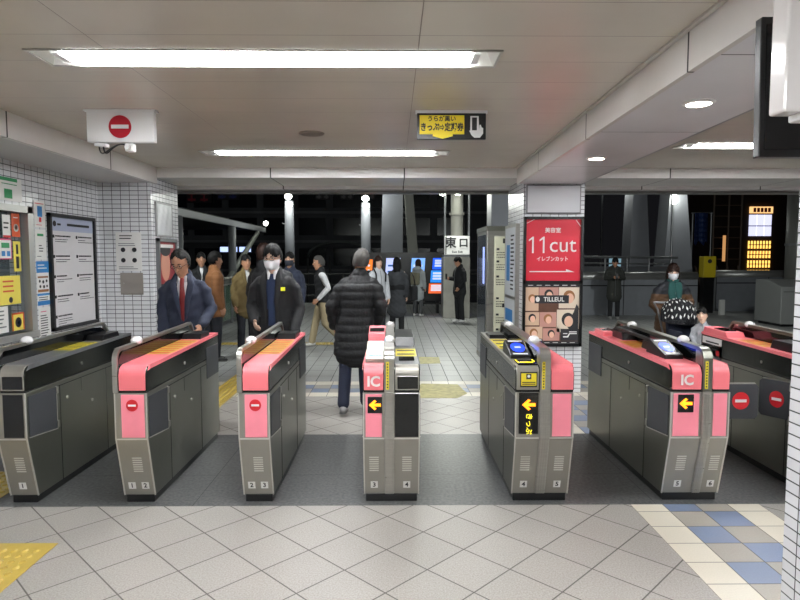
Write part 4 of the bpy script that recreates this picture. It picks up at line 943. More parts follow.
# far right building with lit windows
t = thing('shop_building', 'dark building with stacked glowing shop windows at far right', 'building', (21, 33, -5))
m_ = MB(); m_.box(17.6, 21.6, 33, 40, -6, 9); m_.build('wall', mat('shop_wall', (46, 34, 26), .8), t)
wy = mat('warm_window', (255, 214, 120), emit=(255, 196, 96), es=1.9); wwt = mat('cool_window', (235, 235, 255), emit=(222, 224, 255), es=1.15); wo = mat('shop_sign_glow', (250, 190, 120), emit=(250, 196, 130), es=1.3)
def ux(px): return (px-394)/600*33.3-.20
def uz(py): return 1.6+(257-py)/600*33.0
m_ = MB(); m_.box(ux(749), ux(771.5), 32.9, 33, uz(213.5), uz(207)); o = m_.build('shop_sign', wo, t)
m_ = MB()
for k in range(5): m_.box(ux(752+3.6*k), ux(754.4+3.6*k), 32.86, 32.9, uz(212.5), uz(208.2))
m_.build('sign_mark', mat('sign_mark_red', (150, 50, 20)), o)
for i in range(3):
    for (p0, p1) in ((215, 225.5), (226.5, 236)):
        m_ = MB(); m_.box(ux(749+7.5*i), ux(749+7.5*i+6.8), 32.93, 33, uz(p1), uz(p0)); m_.build('window', wwt, t)
for (p0, p1) in ((241, 248.5), (251, 258), (260.5, 267.5), (270, 274.5)):
    m_ = MB(); m_.box(ux(749), ux(771), 32.93, 33, uz(p1), uz(p0)); o = m_.build('window', wy, t)
    m_ = MB(); m_.box(ux(749), ux(771), 32.88, 32.93, uz((p0+p1)/2+.4), uz((p0+p1)/2-.4))
    for k in range(7): m_.box(ux(750+3*k), ux(750.6+3*k), 32.88, 32.93, uz(p1), uz(p0))
    m_.build('mullion', mat('mullion_brown', (120, 80, 40)), o)
t = thing('tower_block', 'plain brown-grey building beyond the lit shop windows', 'building', (23, 31, -5))
m_ = MB(); m_.box(21.75, 28, 33.0, 38, -6, 12); m_.build('wall', mat('block_wall', (70, 62, 54), .8), t)
for z0, z1 in ((.4, 1.4), (3.0, 5.2)):
    for x in (22.2, 22.9):
        m_ = MB(); m_.box(x, x+.4, 32.95, 33.0, z0, z1); m_.build('window', winm, t)
t = thing('scaffold', 'thin dark scaffolding tower left of the lit shop windows', 'scaffolding', (15, 28, 0)); m_ = MB()
for x in (14.9, 15.6, 16.2): m_.tube([(x, 28, -2), (x, 28, 4.6)], .04, 6)
for k in range(12): m_.tube([(14.9, 28, -1+.5*k), (16.2, 28, -1+.5*k)], .025, 6)
for k in range(6): m_.tube([(14.2+.35*k, 27.5, -1), (13.4+.5*k, 27.6, 1.2)], .04, 6)
m_.build('frame', mat('scaffold_brown', (92, 76, 62), .5), t)
t = thing('scaffold_light', 'tiny warm light strip on the scaffolding', 'light', (16.1, 27.9, 1)); m_ = MB(); m_.box(15.3, 15.42, 27.85, 27.9, 1.4, 2.6); m_.build('strip', mat('strip_glow', (220, 170, 120), emit=(220, 160, 100), es=.8), t)
m_ = MB(); rr = random.Random(5); P = [[(12.0+.09*i+.02*rr.random(), 24+.05*math.sin(i*1.2), 3.35-1.2*j/6-(.12*math.sin(i*2.1) if j == 6 else 0)) for j in range(7)] for i in range(7)]
for i in range(6):
    for j in range(6): m_.poly([P[i][j], P[i+1][j], P[i+1][j+1], P[i][j+1]])
o = m_.build('blue_sheet', mat('blue_tarp', (22, 44, 92), .5), smooth=True); tag(o, 'dark blue sheet hanging outside at right', 'tarpaulin')
sm = o.modifiers.new('s', 'SOLIDIFY'); sm.thickness = .02
m_ = MB(); m_.tube([(11.9, 24.05, 3.36), (12.75, 24.05, 3.36)], .03, 6); m_.tube([(11.95, 24.05, 0), (11.95, 24.05, 3.36)], .03, 6); m_.tube([(12.7, 24.05, 0), (12.7, 24.05, 3.36)], .03, 6); m_.build('support_frame', greym, o)
t = thing('far_sign', 'small pale blue lit sign in the dark beyond the right parapet', 'sign', (10.4, 30, 1)); m_ = MB(); m_.box(10.8, 11.7, 30, 30.1, 1.1, 1.6); m_.build('lit_face', mat('sign_glow_pale', (150, 180, 190), emit=(140, 175, 190), es=.7), t)
m_ = MB(); m_.tube([(11.8, 30, 1.6), (12.1, 30, 2.3)], .05, 6); m_.tube([(11.2, 30.05, 0), (11.2, 30.05, 1.12)], .05, 6); m_.build('spout', fac2, t)
t = thing('pipe_column', 'thick round column at the right edge outside', 'column', (10.9, 15.6, 0))
m_ = MB(); m_.tube([(10.75, 15.9, 0), (10.75, 15.9, 3.6)], .30, 24); m_.build('shaft', mat('round_column', (104, 104, 100), .5), t, smooth=True)
m_ = MB(); m_.tube([(10.75, 15.9, 1.9), (10.75, 15.9, 1.96)], .32, 24); m_.build('ring', greym, t)
# ================= PEOPLE =================
def remesh(mb, voxel, smooth=2):
    me = bpy.data.meshes.new('t'); mb.bm.to_mesh(me); mb.bm.free()
    o = bpy.data.objects.new('t', me); C.objects.link(o)
    r = o.modifiers.new('r', 'REMESH'); r.mode = 'VOXEL'; r.voxel_size = voxel; r.use_smooth_shade = True
    if smooth: s_ = o.modifiers.new('s', 'SMOOTH'); s_.iterations = smooth; s_.factor = .5
    dg = bpy.context.evaluated_depsgraph_get(); e = bpy.data.meshes.new_from_object(o.evaluated_get(dg))
    bpy.data.objects.remove(o); bpy.data.meshes.remove(me); return e
def V(*a): return Vector(a)
def lerp(a, b, t): return a+(b-a)*t
SK = {'a': mat('skin_light', (206, 160, 134), .5), 'b': mat('skin_tan', (182, 134, 106), .5), 'c': mat('skin_pale', (222, 182, 158), .5)}
HR = {'black': mat('hair_black', (15, 14, 14), .65, bump=.35, bscale=160, spec=.2), 'grey': mat('hair_grey', (74, 72, 70), .75, spec=.2, bump=.5, bscale=160, var=.2, vscale=60), 'brown': mat('hair_brown', (46, 30, 24), .6, spec=.25, bump=.4, bscale=160), 'darkgrey': mat('hair_dark_grey', (26, 25, 24), .65, spec=.2, bump=.4, bscale=160)}
def cloth(name, rgb, rough=.85, b=.35, sc=120): return mat('cloth_'+name, rgb, rough, bump=b, bscale=sc)
eye_w = mat('eye_white', (225, 220, 215), .3); eye_d = mat('eye_dark', (22, 16, 14), .2); lip = mat('lips', (164, 108, 94), .5); maskm = mat('mask_white', (232, 234, 238), .7); maskd = mat('mask_dark', (40, 44, 56), .7)
def person(label, loc, face, h=1.65, arms=None, legs=None, lean=0, lean_side=0, head=(0, 0, 0), skin='a', hair='black', hairstyle='short', mask=None, glasses=False,
           top='jacket', topm=None, hem=.78, puff=0, openv=None, shirtm=None, tie=None, trouserm=None, shoem=None, wide=1.0, vox=.011, hood=False, sleeve=None, hs=1.0, collar=True, skirt=1.0, seated=False):
    """face: direction the person faces, degrees clockwise seen from above, 0 = towards the camera (-Y), 90 = +X side ... """
    t = thing('person', label, 'person', loc, rz=math.radians(face), shift=False); s = h/1.70; t.scale = (s, s, s)
    arms = arms or {}; legs = legs or {}
    A = {}
    for sd, k in ((-1, 'R'), (1, 'L')):
        d = arms.get(k, ((sd*.235, .02, 1.10), (sd*.235, -.05, .86)))
        A[sd] = (V(sd*.158*wide, .0, 1.365), V(d[0][0]*.9, d[0][1], d[0][2]), V(d[1][0]*.9, d[1][1], d[1][2]))
    Lg = {}
    for sd, k in ((-1, 'R'), (1, 'L')):
        d = legs.get(k, ((sd*.095, -.01, .47), (sd*.10, .02, .075)))
        Lg[sd] = (V(sd*.088, .0, .86), V(*d[0]), V(*d[1]))
    hyaw, hpitch, htilt = [math.radians(a) for a in head]
    R = Matrix.Rotation(hyaw, 3, 'Z') @ Matrix.Rotation(hpitch, 3, 'X') @ Matrix.Rotation(htilt, 3, 'Y')
    HP = V(0, -.015, 1.475)                                   # head pivot at the top of the neck
    def hd(p): return HP + R @ ((V(*p)+V(0, -.01, .105))*hs)
    def warp(p):
        k = max(0, p.z-.88); return V(p.x+lean_side*k, p.y-lean*k-lean*.35*k*k, p.z-abs(lean)*lean*.25*k)
    def fin(name, me, m, par, smooth=True):
        for v in me.vertices: v.co = warp(v.co)
        me.materials.clear()
        for mm in (m if isinstance(m, (list, tuple)) else [m]): me.materials.append(mm)
        for p in me.polygons: p.use_smooth = smooth
        o = bpy.data.objects.new(name, me); C.objects.link(o); o.parent = par; return o
    def raw(mb, name, m, par, smooth=True):
        me = bpy.data.meshes.new(name); bmesh.ops.recalc_face_normals(mb.bm, faces=mb.bm.faces[:]); mb.bm.to_mesh(me); mb.bm.free(); return fin(name, me, m, par, smooth)
    # ---- body ----
    b = MB()
    prof = [(-.112, .026, .028, -.052), (-.095, .040, .046, -.038), (-.065, .056, .070, -.018), (-.02, .068, .086, -.004), (.03, .074, .093, .002), (.065, .068, .086, .006), (.088, .050, .064, .008)]
    b.loft([hd((0, yo, z)) for z, rx, ry, yo in prof], [(rx*hs, ry*hs) for z, rx, ry, yo in prof], side=R @ V(1, 0, 0), n=20)
    b.loft([hd((0, -.088, .008)), hd((0, -.098, -.012)), hd((0, -.104, -.030))], [(.007*hs, .008*hs), (.009*hs, .010*hs), (.013*hs, .011*hs)], n=10)
    for sd in (-1, 1): b.ell(hd((sd*.074, .008, -.008)), (.011*hs, .018*hs, .030*hs), 10)
    b.ell(hd((0, -.080, -.062)), (.022*hs, .014*hs, .012*hs), 10)
    b.loft([V(0, .02, 1.38), V(0, .012, 1.45), hd((0, .0, -.06))], [(.062, .060), (.052, .054), (.050*hs, .054*hs)])
    b.loft([V(0, 0, .84), V(0, 0, .95), V(0, 0, 1.06), V(0, 0, 1.22), V(0, 0, 1.34), V(0, .01, 1.40)], [(.150, .10), (.150, .10), (.125, .085), (.150*wide, .10), (.165*wide, .095), (.10, .065)])
    for sd in (-1, 1):
        sh, el, wr = A[sd]
        b.loft([sh+V(-sd*.03, 0, .0), lerp(sh, el, .35), el], [(.050, .050), (.045, .046), (.037, .037)], n=12)
        b.loft([el, lerp(el, wr, .35), wr], [(.037, .038), (.036, .037), (.024, .028)], n=12)
        d = (wr-el).normalized(); inw = V(-sd, 0, 0); inw = (inw-d*inw.dot(d)).normalized() if abs(d.x) < .95 else V(0, 0, -1)
        fwd = d.cross(inw)*sd
        if fwd.y > 0: fwd = -fwd
        pc = wr+d*.05
        b.loft([wr, wr+d*.045, wr+d*.088], [(.018, .026), (.017, .038), (.015, .038)], side=inw, n=12)
        for q, (off, ln) in enumerate(((.030, .068), (.010, .078), (-.010, .072), (-.029, .056))):
            p0 = wr+d*.08+fwd*off; p1 = p0+d*ln*.45+inw*.008; p2 = p1+(d*.7+inw*.7).normalized()*ln*.32; p3 = p2+(d*.3+inw).normalized()*ln*.28
            b.tube([p0, p1, p2, p3], [.0095, .009, .0085, .007], 8)
        p0 = wr+d*.03+fwd*.028; b.tube([p0, p0+d*.03+fwd*.022+inw*.01, p0+d*.058+fwd*.026+inw*.022], [.012, .011, .008], 8)
        hp, kn, an = Lg[sd]
        b.loft([hp, lerp(hp, kn, .4), kn], [(.082, .088), (.070, .076), (.050, .054)], n=14)
        b.loft([kn, lerp(kn, an, .35), an], [(.050, .054), (.048, .056), (.034, .038)], n=14)
        ft = V(0, -1, 0)
        b.loft([an+V(0, .03, -.03), an+V(0, -.05, -.045), an+V(0, -.13, -.055)], [(.034, .03), (.038, .026), (.034, .016)], side=(1, 0, 0), n=10)
    body = fin('body', remesh(b, vox*.85, 1), SK[skin], t)
    # ---- face ----
    for sd in (-1, 1):
        e = MB(); e.ell(hd((sd*.029, -.0765, .014)), (.0135*hs, .008*hs, .0065*hs), 10); ey = raw(e, 'eye', eye_w, body)
        e = MB(); e.ell(hd((sd*.029, -.0825, .014)), (.006*hs, .004*hs, .006*hs), 8); raw(e, 'iris', eye_d, ey)
        e = MB(); e.tube([hd((sd*.014, -.090, .032)), hd((sd*.030, -.0885, .038)), hd((sd*.046, -.078, .032))], [.003*hs, .0045*hs, .002*hs], 6); raw(e, 'eyebrow', HR['black' if hair == 'brown' else hair], body)
    if not mask:
        e = MB(); e.ell(hd((0, -.0915, -.060)), (.020*hs, .005*hs, .0055*hs), 10); raw(e, 'mouth', lip, body)
    else:
        e = MB(); n = 12
        P = [[None]*(n+1) for _ in range(n+1)]
        for i in range(n+1):
            for j in range(n+1):
                a = math.radians(-82+164*i/n); z = .000-.092*j/n; bul = math.sin(PI*j/n)**.5*.014+.010; k = 1-.30*(j/n)**2
                P[i][j] = hd((math.sin(a)*(.070*k+.008), -math.cos(a)*(.086*(1-.10*(j/n)**2)+bul)-.006, z))
        for i in range(n):
            for j in range(n): e.poly([P[i][j], P[i+1][j], P[i+1][j+1], P[i][j+1]])
        raw(e, 'face_mask', maskm if mask == 'white' else maskd, body)
    if glasses:
        e = MB()
        for sd in (-1, 1):
            e.tube([hd((sd*.032+.022*math.cos(2*PI*k/14), -.100, .012+.016*math.sin(2*PI*k/14))) for k in range(15)], .0022*hs, 6)
            e.tube([hd((sd*.054, -.099, .016)), hd((sd*.078, -.04, .016)), hd((sd*.079, .01, .010))], .002*hs, 6)
        e.tube([hd((-.010, -.101, .014)), hd((.010, -.101, .014))], .002*hs, 6); raw(e, 'glasses', blackm, t)
    # ---- hair ----
    if hair and hairstyle != 'bald':
        e = MB(); rnd = random.Random(len(label)); 
        g = bmesh.ops.create_icosphere(e.bm, subdivisions=4, radius=1)
        for v in g['verts']:
            d = v.co.copy(); lum = .004*math.sin(d.x*17+d.z*9)+.004*math.sin(d.y*14-d.x*11+2)
            rz = .121 if d.z > 0 else .125
            q = V(d.x*(.086+lum*.6), .014+d.y*(.112+lum*.4), .024+d.z*(rz+lum))
            v.co = q
        kill = []
        for f in e.bm.faces:
            c = f.calc_center_median()
            front = c.y < -.015
            low = {'short': -.055, 'crop': -.045, 'long': -.11, 'bob': -.10, 'thin': -.05}[hairstyle]
            hl = ({'short': .052, 'long': .052, 'crop': .078, 'thin': .098}.get(hairstyle, .06))+.010*math.sin(c.x*70+1)-abs(c.x)*.25 if hairstyle != 'bob' else .042-abs(c.x)*.3
            if (front and c.z < hl) or c.z < low or (not front and c.y < .018 and c.z < -.01 and hairstyle in ('short', 'crop', 'thin')): kill.append(f)
        bmesh.ops.delete(e.bm, geom=kill, context='FACES')
        for v in e.bm.verts: v.co = hd(v.co)
        if hairstyle == 'long':
            e.loft([hd((0, .06, .02)), hd((0, .085, -.08)), hd((0, .09, -.17)), hd((0, .085, -.24))], [(.075, .04), (.082, .042), (.078, .035), (.055, .02)])
            for sd in (-1, 1): e.loft([hd((sd*.072, .02, .02)), hd((sd*.076, .01, -.08)), hd((sd*.07, -.005, -.15))], [(.018, .03), (.020, .035), (.012, .02)])
        if hairstyle == 'bob':
            for sd in (-1, 1): e.loft([hd((sd*.072, .02, .02)), hd((sd*.078, .01, -.06)), hd((sd*.074, -.005, -.10))], [(.016, .045), (.018, .050), (.012, .03)])
        raw(e, 'hair', HR[hair], t)
    # ---- clothing ----
    P = 1+puff
    def arm_loft(b, r0, r1, r2, up_to=1.0):
        for sd in (-1, 1):
            sh, el, wr = A[sd]; e2 = lerp(el, wr, up_to)
            b.loft([sh+V(-sd*.04, 0, -.01), lerp(sh, el, .3), lerp(sh, el, .7), el, lerp(el, e2, .5), e2], [(r0, r0*1.05), (r0, r0*1.03), (r1, r1*1.05), (r1, r1), (lerp(r1, r2, .5),)*2, (r2, r2)], n=14)
    tr = trouserm or cloth('navy_trousers', (34, 36, 46))
    b = MB()
    b.loft([V(0, 0, .83), V(0, 0, .90), V(0, 0, 1.02)], [(.170, .118), (.165, .118), (.145, .104)])
    for sd in (-1, 1):
        hp, kn, an = Lg[sd]; an2 = lerp(kn, an, .96)
        b.loft([hp+V(0, 0, .02), lerp(hp, kn, .35), lerp(hp, kn, .75), kn, lerp(kn, an2, .4), lerp(kn, an2, .8), an2], [(.096, .108), (.090, .098), (.072, .078), (.067, .072), (.066, .070), (.062, .066), (.063, .068)], n=14)
    fin('trousers', remesh(b, vox, 1), tr, t)
    for sd in (-1, 1):
        an = Lg[sd][2]; e = MB()
        e.loft([an+V(0, .045, -.028), an+V(0, .0, -.028), an+V(0, -.06, -.038), an+V(0, -.12, -.048), an+V(0, -.16, -.052)], [(.036, .036), (.042, .042), (.045, .034), (.046, .024), (.036, .018)], n=14)
        sh_ = raw(e, 'shoe', shoem or mat('shoe_black', (20, 20, 20), .4), t)
        e = MB(); e.loft([an+V(0, .06, -.068), an+V(0, -.06, -.070), an+V(0, -.16, -.070)], [(.036, .008), (.046, .008), (.038, .008)], n=12); raw(e, 'sole', shoem if shoem and shoem.name.startswith('shoe_w') else MATS.get('sole_grey') or mat('sole_grey', (120, 120, 118), .6), sh_)
    if shirtm:
        b = MB(); b.loft([V(0, -.004, .92), V(0, -.004, 1.06), V(0, -.004, 1.24), V(0, -.002, 1.35), V(0, .01, 1.41), V(0, .01, 1.455)], [(.152, .112), (.145, .108), (.150*wide, .106), (.150*wide, .100), (.085, .072), (.062, .064)])
        if sleeve == 'shirt': arm_loft(b, .066, .056, .040, .97)
        sh_ = fin('shirt', remesh(b, vox, 1), shirtm, t)
        if tie:
            e = MB(); pts = [V(0, -.087, 1.425), V(0, -.120, 1.36), V(0, -.128, 1.22), V(0, -.124, 1.06), V(0, -.122, 1.0)]
            e.loft(pts, [(.019, .012), (.020, .008), (.030, .008), (.036, .008), (.020, .006)], n=8); raw(e, 'tie', tie, sh_)
            e = MB()
            for sd in (-1, 1): e.loft([V(sd*.055, -.02, 1.465), V(sd*.035, -.072, 1.445), V(sd*.028, -.095, 1.405)], [(.014, .012), (.018, .010), (.008, .008)], n=8)
            raw(e, 'collar', shirtm, sh_)
    if top:
        b = MB(); tk = 1.0+puff*.6
        hw = .192*tk*skirt; zs = [hem+.02, (hem+1.0)/2, 1.0, 1.12, 1.25, 1.34, 1.395]
        rr = [(hw, .150*tk*skirt), (.184*tk*(skirt*.5+.5), .142*tk), (.168*tk, .130*tk), (.160*tk*wide, .126*tk), (.170*tk*wide, .132*tk), (.172*tk*wide, .122*tk), (.115*tk, .092*tk)]
        if hem > .95: zs[1] = hem+.06; zs[2] = max(1.08, hem+.1)
        b.loft([V(0, 0, z) for z in zs], rr, n=24)
        if collar: b.loft([V(0, .012, 1.40), V(0, .012, 1.46)], [(.086, .082), (.080, .076)])
        if top != 'vest': arm_loft(b, .066*tk, .057*tk, .047*tk)
        if hood: b.loft([V(-.11, .075, 1.41), V(0, .115, 1.43), V(.11, .075, 1.41)], [(.05, .05), (.065, .06), (.05, .05)], side=(0, 0, 1))
        me = remesh(b, vox, 2)
        me.calc_loop_triangles() if False else None
        nb = bmesh.new(); nb.from_mesh(me)
        nb.normal_update()
        if puff:
            for v in nb.verts:
                ph = math.sin(v.co.z*PI/(.085)); v.co += v.normal*(abs(ph)**.5*.012-.006)*min(1, puff*4)
        else:
            for v in nb.verts:
                c = v.co; v.co += v.normal*(.004*math.sin(c.z*34+c.x*23)+.003*math.sin(c.z*61-c.x*41+c.y*30))
        if openv:
            zt, zb, w0, w1 = openv            # V opening: top z, bottom z, half width at top / bottom
            kl = [f for f in nb.faces if f.calc_center_median().y < -.03 and zb < f.calc_center_median().z < zt+.1 and abs(f.calc_center_median().x) < lerp(w1, w0, min(1, (f.calc_center_median().z-zb)/(zt-zb)))]
            bmesh.ops.delete(nb, geom=kl, context='FACES')
        nb.to_mesh(me); nb.free()
        tp_ = fin('jacket' if top != 'vest' else 'vest', me, topm, t)
        if openv:
            sm = tp_.modifiers.new('s', 'SOLIDIFY'); sm.thickness = .008; sm.offset = -1
            if openv[2] > .03:
                e = MB()
                for sd in (-1, 1):
                    w0, w1 = openv[2]+.015, openv[3]+.012; zt, zb = openv[0], openv[1]
                    e.loft([V(sd*.055, -.055, 1.47), V(sd*(w0+.008), -.125*tk, zt-.04), V(sd*lerp(w1, w0, .5), -.148*tk, lerp(zb, zt, .5)), V(sd*w1, -.150*tk, zb)], [(.022, .010), (.034, .010), (.026, .009), (.008, .007)], n=10)
                raw(e, 'lapel', topm, tp_)
        elif top != 'vest':
            e = MB(); e.tube([V(0, -.15*tk, hem+.05), V(0, -.150*tk, 1.1), V(0, -.148*tk, 1.28), V(0, -.105*tk, 1.42)], .005, 6); raw(e, 'zip', greym, tp_)
    return t
LOC = lambda px, Y: ((px-394)/600*(Y+.05), Y, .006)
cw = cloth('white_shirt', (214, 214, 216)); nav = cloth('navy_suit', (40, 46, 64)); blk = cloth('black_coat', (24, 25, 28)); blk2 = mat('black_puffer', (17, 18, 21), .7, bump=.3, bscale=50)
dkt = cloth('dark_trousers', (28, 30, 38)); brn = cloth('brown_jacket', (126, 82, 46)); olv = cloth('olive_jacket', (104, 88, 52)); khk = cloth('khaki_trousers', (156, 142, 112)); chk = cloth('charcoal_coat', (58, 60, 64)); wht = cloth('white_coat', (196, 198, 204)); denim = cloth('dark_denim', (32, 38, 58))
shw = mat('shoe_white', (214, 214, 212), .5); shb = mat('shoe_black', (20, 20, 20), .4)
# man in suit
p1 = person('person in a navy suit and dark red tie, head bowed over the gate', LOC(188, 5.75), 8, h=1.66, lean=.10, head=(-14, 24, 0), skin='b', hair='darkgrey', hairstyle='thin', glasses=True, topm=nav, openv=(1.42, 1.02, .062, .008), shirtm=cw, tie=mat('tie_red', (120, 26, 26), .5), trouserm=nav, arms={'R': ((-.245, .02, 1.12), (-.22, -.10, .90)), 'L': ((.27, .0, 1.12), (.20, -.22, .98))}, hem=.76, wide=1.06)
# man in black jacket with mask
p2 = person('person in open black jacket and navy sweater with white mask, beyond the slim gates', LOC(277, 5.75), -6, h=1.70, lean=.05, head=(-4, 8, 0), skin='c', hair='black', hairstyle='short', mask='white', glasses=True, topm=blk, openv=(1.42, .95, .055, .038), shirtm=cloth('navy_sweater', (38, 52, 84)), trouserm=dkt, arms={'R': ((-.26, .0, 1.12), (-.16, -.20, 1.00)), 'L': ((.25, .02, 1.10), (.24, -.16, .90))}, hem=.80, puff=.05, hood=True, wide=1.05)
e = MB(); e.box(.10, .14, -.178, -.17, 1.28, 1.315); o = e.build('yellow_tab', mat('tab_yellow', (226, 226, 40), .5, emit=(200, 200, 20), es=.1), p2)
e = MB()
for sd in (-1, 1): e.loft([V(sd*.05, -.08, 1.50), V(sd*.03, -.115, 1.45), V(sd*.03, -.135, 1.39)], [(.014, .010), (.020, .010), (.008, .006)], n=8)
e.build('collar', cw, p2, smooth=True)
# man from behind in puffer
p4 = person('person with grey hair seen from behind in a black quilted coat, walking away', LOC(354.5, 6.1), 178, h=1.66, lean_side=-.10, skin='b', hair='grey', hairstyle='crop', topm=blk2, puff=.22, hem=.60, trouserm=denim, shoem=mat('shoe_grey', (150, 150, 150), .5), arms={'R': ((-.29, .03, 1.12), (-.25, -.10, .90)), 'L': ((.29, .03, 1.12), (.25, -.10, .90))}, legs={'R': ((-.10, -.06, .47), (-.11, -.10, .075)), 'L': ((.095, .02, .47), (.105, .14, .10))}, wide=1.0)
# second row
person('person in a brown jacket turned away to the right, behind the suited man', LOC(216, 9.2), 118, h=1.66, skin='b', hair='black', hairstyle='short', topm=brn, hem=.74, puff=.1, trouserm=dkt, shirtm=cw, vox=.013)
person('person in a dark coat, mostly hidden between the suited man and the brown jacket', LOC(203, 10.6), 20, h=1.66, skin='b', hair='black', hairstyle='short', topm=blk, hem=.78, openv=(1.42, 1.2, .04, .008), shirtm=cw, vox=.014)
person('person in an olive jacket and white shirt, left of the masked man in black', LOC(247, 9.8), 30, h=1.62, skin='b', hair='black', hairstyle='short', topm=olv, openv=(1.42, 1.05, .05, .02), shirtm=cw, hem=.72, trouserm=dkt, vox=.013)
person('person with reddish brown hair in a dark coat just behind the masked man', LOC(265, 7.6), 150, h=1.75, skin='a', hair='brown', hairstyle='bob', topm=blk, hem=.6, vox=.013)
person('person in a navy coat and dark mask, right behind the masked man in black', LOC(291, 9.9), -8, h=1.66, skin='a', hair='black', hairstyle='short', mask='dark', topm=cloth('navy_coat', (32, 38, 56)), hem=.56, trouserm=dkt, vox=.013, puff=.08)
p8 = person('person in a black vest with white sleeves and khaki trousers, walking to the left', LOC(323, 10.6), -72, h=1.60, lean=.06, skin='b', hair='grey', hairstyle='crop', top='vest', topm=blk, hem=.86, shirtm=cw, sleeve='shirt', trouserm=khk, shoem=mat('shoe_cream', (190, 188, 180), .5), arms={'R': ((-.23, .10, 1.12), (-.22, -.02, .90)), 'L': ((.23, .08, 1.12), (.20, -.12, .92))}, legs={'R': ((-.09, -.12, .48), (-.09, -.20, .085)), 'L': ((.09, .02, .46), (.09, .34, .14))}, vox=.013)
p9 = person('person in a white coat with a dark backpack strap, half hidden behind the grey-haired man', LOC(378, 11.5), 28, h=1.60, skin='c', hair='brown', hairstyle='bob', topm=wht, hem=.62, trouserm=dkt, vox=.014, puff=.05)
e = MB(); e.loft([V(.10, -.15, 1.20), V(.11, -.14, 1.36), V(.10, -.02, 1.45)], [(.018, .008)]*3, n=8); e.loft([V(-.10, -.15, 1.20), V(-.11, -.14, 1.36), V(-.10, -.02, 1.45)], [(.018, .008)]*3, n=8); e.bbox(-.15, .15, .14, .28, 1.0, 1.42, .04, 3); e.build('backpack', blk, p9, smooth=True)
p10 = person('person with long black hair seen from behind in a belted charcoal coat', LOC(397, 12.2), 176, h=1.58, skin='c', hair='black', hairstyle='long', topm=chk, hem=.50, skirt=1.12, trouserm=blk, vox=.013)
e = MB(); e.loft([V(0, 0, 1.03), V(0, 0, 1.07)], [(.182, .140)]*2, n=24); e.build('belt', blk, p10, smooth=True)
t = thing('shoulder_bag', 'black bag hanging beside the person in the charcoal coat', 'bag', (.33, 12.15, .75)); e = MB(); e.bbox(.34, .48, 12.05, 12.3, .72, 1.02, .04, 3); e.build('bag_body', blk, t, smooth=True); e = MB(); e.tube([(.33, 12.18, 1.0), (.32, 12.18, 1.20), (.34, 12.18, 1.30), (.40, 12.18, 1.2), (.43, 12.18, 1.0)], .012, 8); e.build('strap', blk, t, smooth=True)
p11 = person('person in pale hooded clothing with a backpack, in front of the blue screen', LOC(418, 16.2), 150, h=1.52, skin='c', hair='brown', hairstyle='bob', topm=cloth('pale_grey_coat', (168, 174, 178)), hem=.55, hood=True, trouserm=cloth('grey_trousers', (84, 86, 88)), shoem=shw, vox=.015)
e = MB(); e.bbox(-.15, .15, .14, .27, .95, 1.32, .04, 3); e.build('backpack', cloth('khaki_bag', (120, 118, 100)), p11, smooth=True)
p12 = person('person all in black with white shoes, looking down at a phone by the exit pillar', LOC(459.5, 14.7), -62, h=1.60, head=(0, 22, 0), skin='b', hair='black', hairstyle='short', topm=blk, hem=.74, puff=.12, trouserm=blk, shoem=shw, arms={'R': ((-.25, -.02, 1.12), (-.10, -.26, 1.14)), 'L': ((.25, .0, 1.10), (.22, -.14, .92))}, vox=.014)
t_ = person('person in a long dark hooded coat looking at a phone, standing before the right parapet', LOC(614.5, 15.4), -10, h=1.58, head=(0, 24, 0), skin='b', hair='black', hairstyle='short', topm=cloth('dark_olive_coat', (44, 46, 42)), hem=.58, puff=.12, trouserm=blk, shoem=mat('shoe_light_grey', (150, 150, 148), .5), arms={'R': ((-.27, -.02, 1.12), (-.09, -.26, 1.16)), 'L': ((.27, -.02, 1.12), (.09, -.26, 1.16))}, hood=True, vox=.014, wide=1.08)
def phone(par_loc, label, p, rz):
    t = thing('phone', label, 'phone', p, rz=rz, shift=False); e = MB(); e.bbox(-.036, .036, -.005, .005, -.07, .07, .004, 2); e.build('phone_case', blackm, t)
    e = MB(); e.box(-.032, .032, .005, .006, -.064, .064); e.build('screen', mat('phone_glow', (200, 210, 235), emit=(200, 215, 245), es=.8), t)
phone(None, 'phone held by the person in black at the exit pillar', tuple(p12.matrix_basis @ Vector((-.045, -.385, 1.19))), math.radians(-62))
phone(None, 'phone held by the person in the long hooded coat', tuple(t_.matrix_basis @ Vector((0, -.375, 1.20))), math.radians(-10))
# woman with stroller
brp = mat('brown_puffer', (92, 66, 44), .55, bump=.3, bscale=50)
p14 = person('person in quilted brown jacket, green scarf and white mask, pushing a stroller', LOC(671, 7.9), -6, h=1.50, lean=.03, head=(-6, 10, 0), skin='c', hair='brown', hairstyle='bob', mask='white', topm=brp, puff=.30, hem=.72, trouserm=dkt, arms={'R': ((-.29, .0, 1.10), (-.17, -.22, .94)), 'L': ((.30, .0, 1.12), (.16, -.28, 1.02))}, vox=.012)
me = [c for c in p14.children if c.name.startswith('jacket')][0].data
me.materials.append(mat('dark_puffer_yoke', (38, 40, 46), .55, bump=.3, bscale=50))
for p in me.polygons:
    if p.center.z > 1.25: p.material_index = 1
e = MB(); e.loft([V(0, -.02, 1.43), V(0, -.03, 1.48)], [(.10, .10), (.088, .09)]); e.loft([V(-.04, -.16, 1.42), V(-.05, -.185, 1.28), V(-.03, -.19, 1.10)], [(.05, .02), (.055, .02), (.045, .018)]); e.loft([V(.05, -.15, 1.42), V(.05, -.18, 1.32), V(.05, -.19, 1.2)], [(.045, .02), (.05, .02), (.04, .018)])
e.build('scarf', cloth('green_scarf', (30, 78, 74)), p14, smooth=True)
SX, SY = 3.52, 7.2
t = thing('stroller', 'dark navy stroller with a black and white patterned hood, pushed by the masked person', 'stroller', (SX, SY, 0))
nv = cloth('navy_fabric', (26, 32, 50)); e = MB()
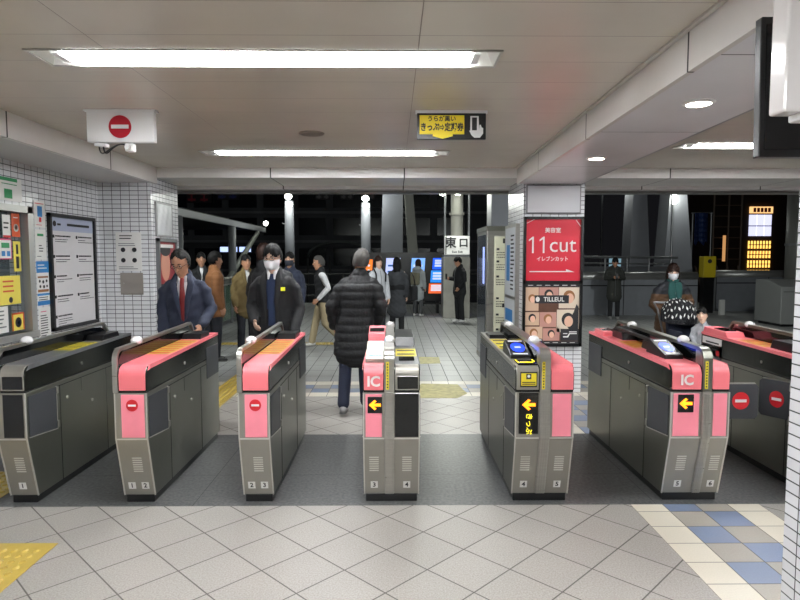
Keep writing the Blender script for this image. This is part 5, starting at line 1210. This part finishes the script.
for sd in (-.2, .2):
    e.tube([(SX+sd, SY+.42, 1.02), (SX+sd, SY+.30, .95), (SX+sd, SY+.0, .45), (SX+sd, SY-.32, .12)], .012, 8); e.tube([(SX+sd, SY+.28, .12), (SX+sd, SY+.0, .55)], .012, 8)
e.tube([(SX-.2, SY+.42, 1.02), (SX+.2, SY+.42, 1.02)], .014, 8); e.build('frame', greym, t)
for sd in (-.2, .2):
    for dy in (-.32, .28):
        e = MB(); e.tube([(SX+sd-.02, SY+dy, .09), (SX+sd+.02, SY+dy, .09)], .09, 18); e.build('wheel', blackm, t)
e = MB(); e.prism([(SY+.18, .92), (SY+.12, .95), (SY-.02, .52), (SY-.30, .48), (SY-.32, .42), (SY+.06, .42)], 0, SX-.17, SX+.17, r=.015); e.box(SX-.17, SX-.14, SY-.25, SY+.1, .45, .72); e.box(SX+.14, SX+.17, SY-.25, SY+.1, .45, .72); e.build('seat', nv, t)
e = MB(); n = 16; cx, cz = SX-.03, .83
def hp_(u, v): a = PI*u; b = math.radians(-10+110*v); return V(cx-.21*math.cos(a), SY+.12-.24*math.sin(a)*math.cos(b)*1.0, cz+.26*math.sin(b)*math.sin(a)**.6)
P = [[hp_(i/n, j/n) for j in range(n+1)] for i in range(n+1)]
for i in range(n):
    for j in range(n): e.poly([P[i][j], P[i+1][j], P[i+1][j+1], P[i][j+1]])
hd_ = e.build('hood', cloth('black_hood', (20, 21, 26)), t, smooth=True)
sm = hd_.modifiers.new('s', 'SOLIDIFY'); sm.thickness = .012
e = MB()
for v0 in (.20, .42, .66, .86):
    for k in range(12):
        u = .10+.8*k/12; du = .022; dv = .045*(1 if k % 2 else -1)
        q = [hp_(u, v0-.03), hp_(u+du*1.2, v0-.03+dv), hp_(u+du*1.8, v0+.04+dv), hp_(u+du*.6, v0+.05)]
        e.poly([p+V(0, -.015, .010) for p in q])
e.build('hood_pattern', mat('pattern_white', (224, 224, 222), .7), hd_)
# child
c_ = person('small child with black hair sitting up in the stroller, looking out to the side', (3.59, 6.90, .10), -32, h=.86, head=(-6, -4, -8), skin='c', hair='black', hairstyle='short', hs=1.4, topm=cloth('child_grey', (150, 152, 156)), hem=.9, trouserm=nv, vox=.014, arms={'R': ((-.24, -.05, 1.12), (-.15, -.25, 1.0)), 'L': ((.24, -.05, 1.12), (.15, -.25, 1.0))}, legs={'R': ((-.10, -.42, .84), (-.10, -.46, .44)), 'L': ((.10, -.42, .84), (.10, -.46, .44))})
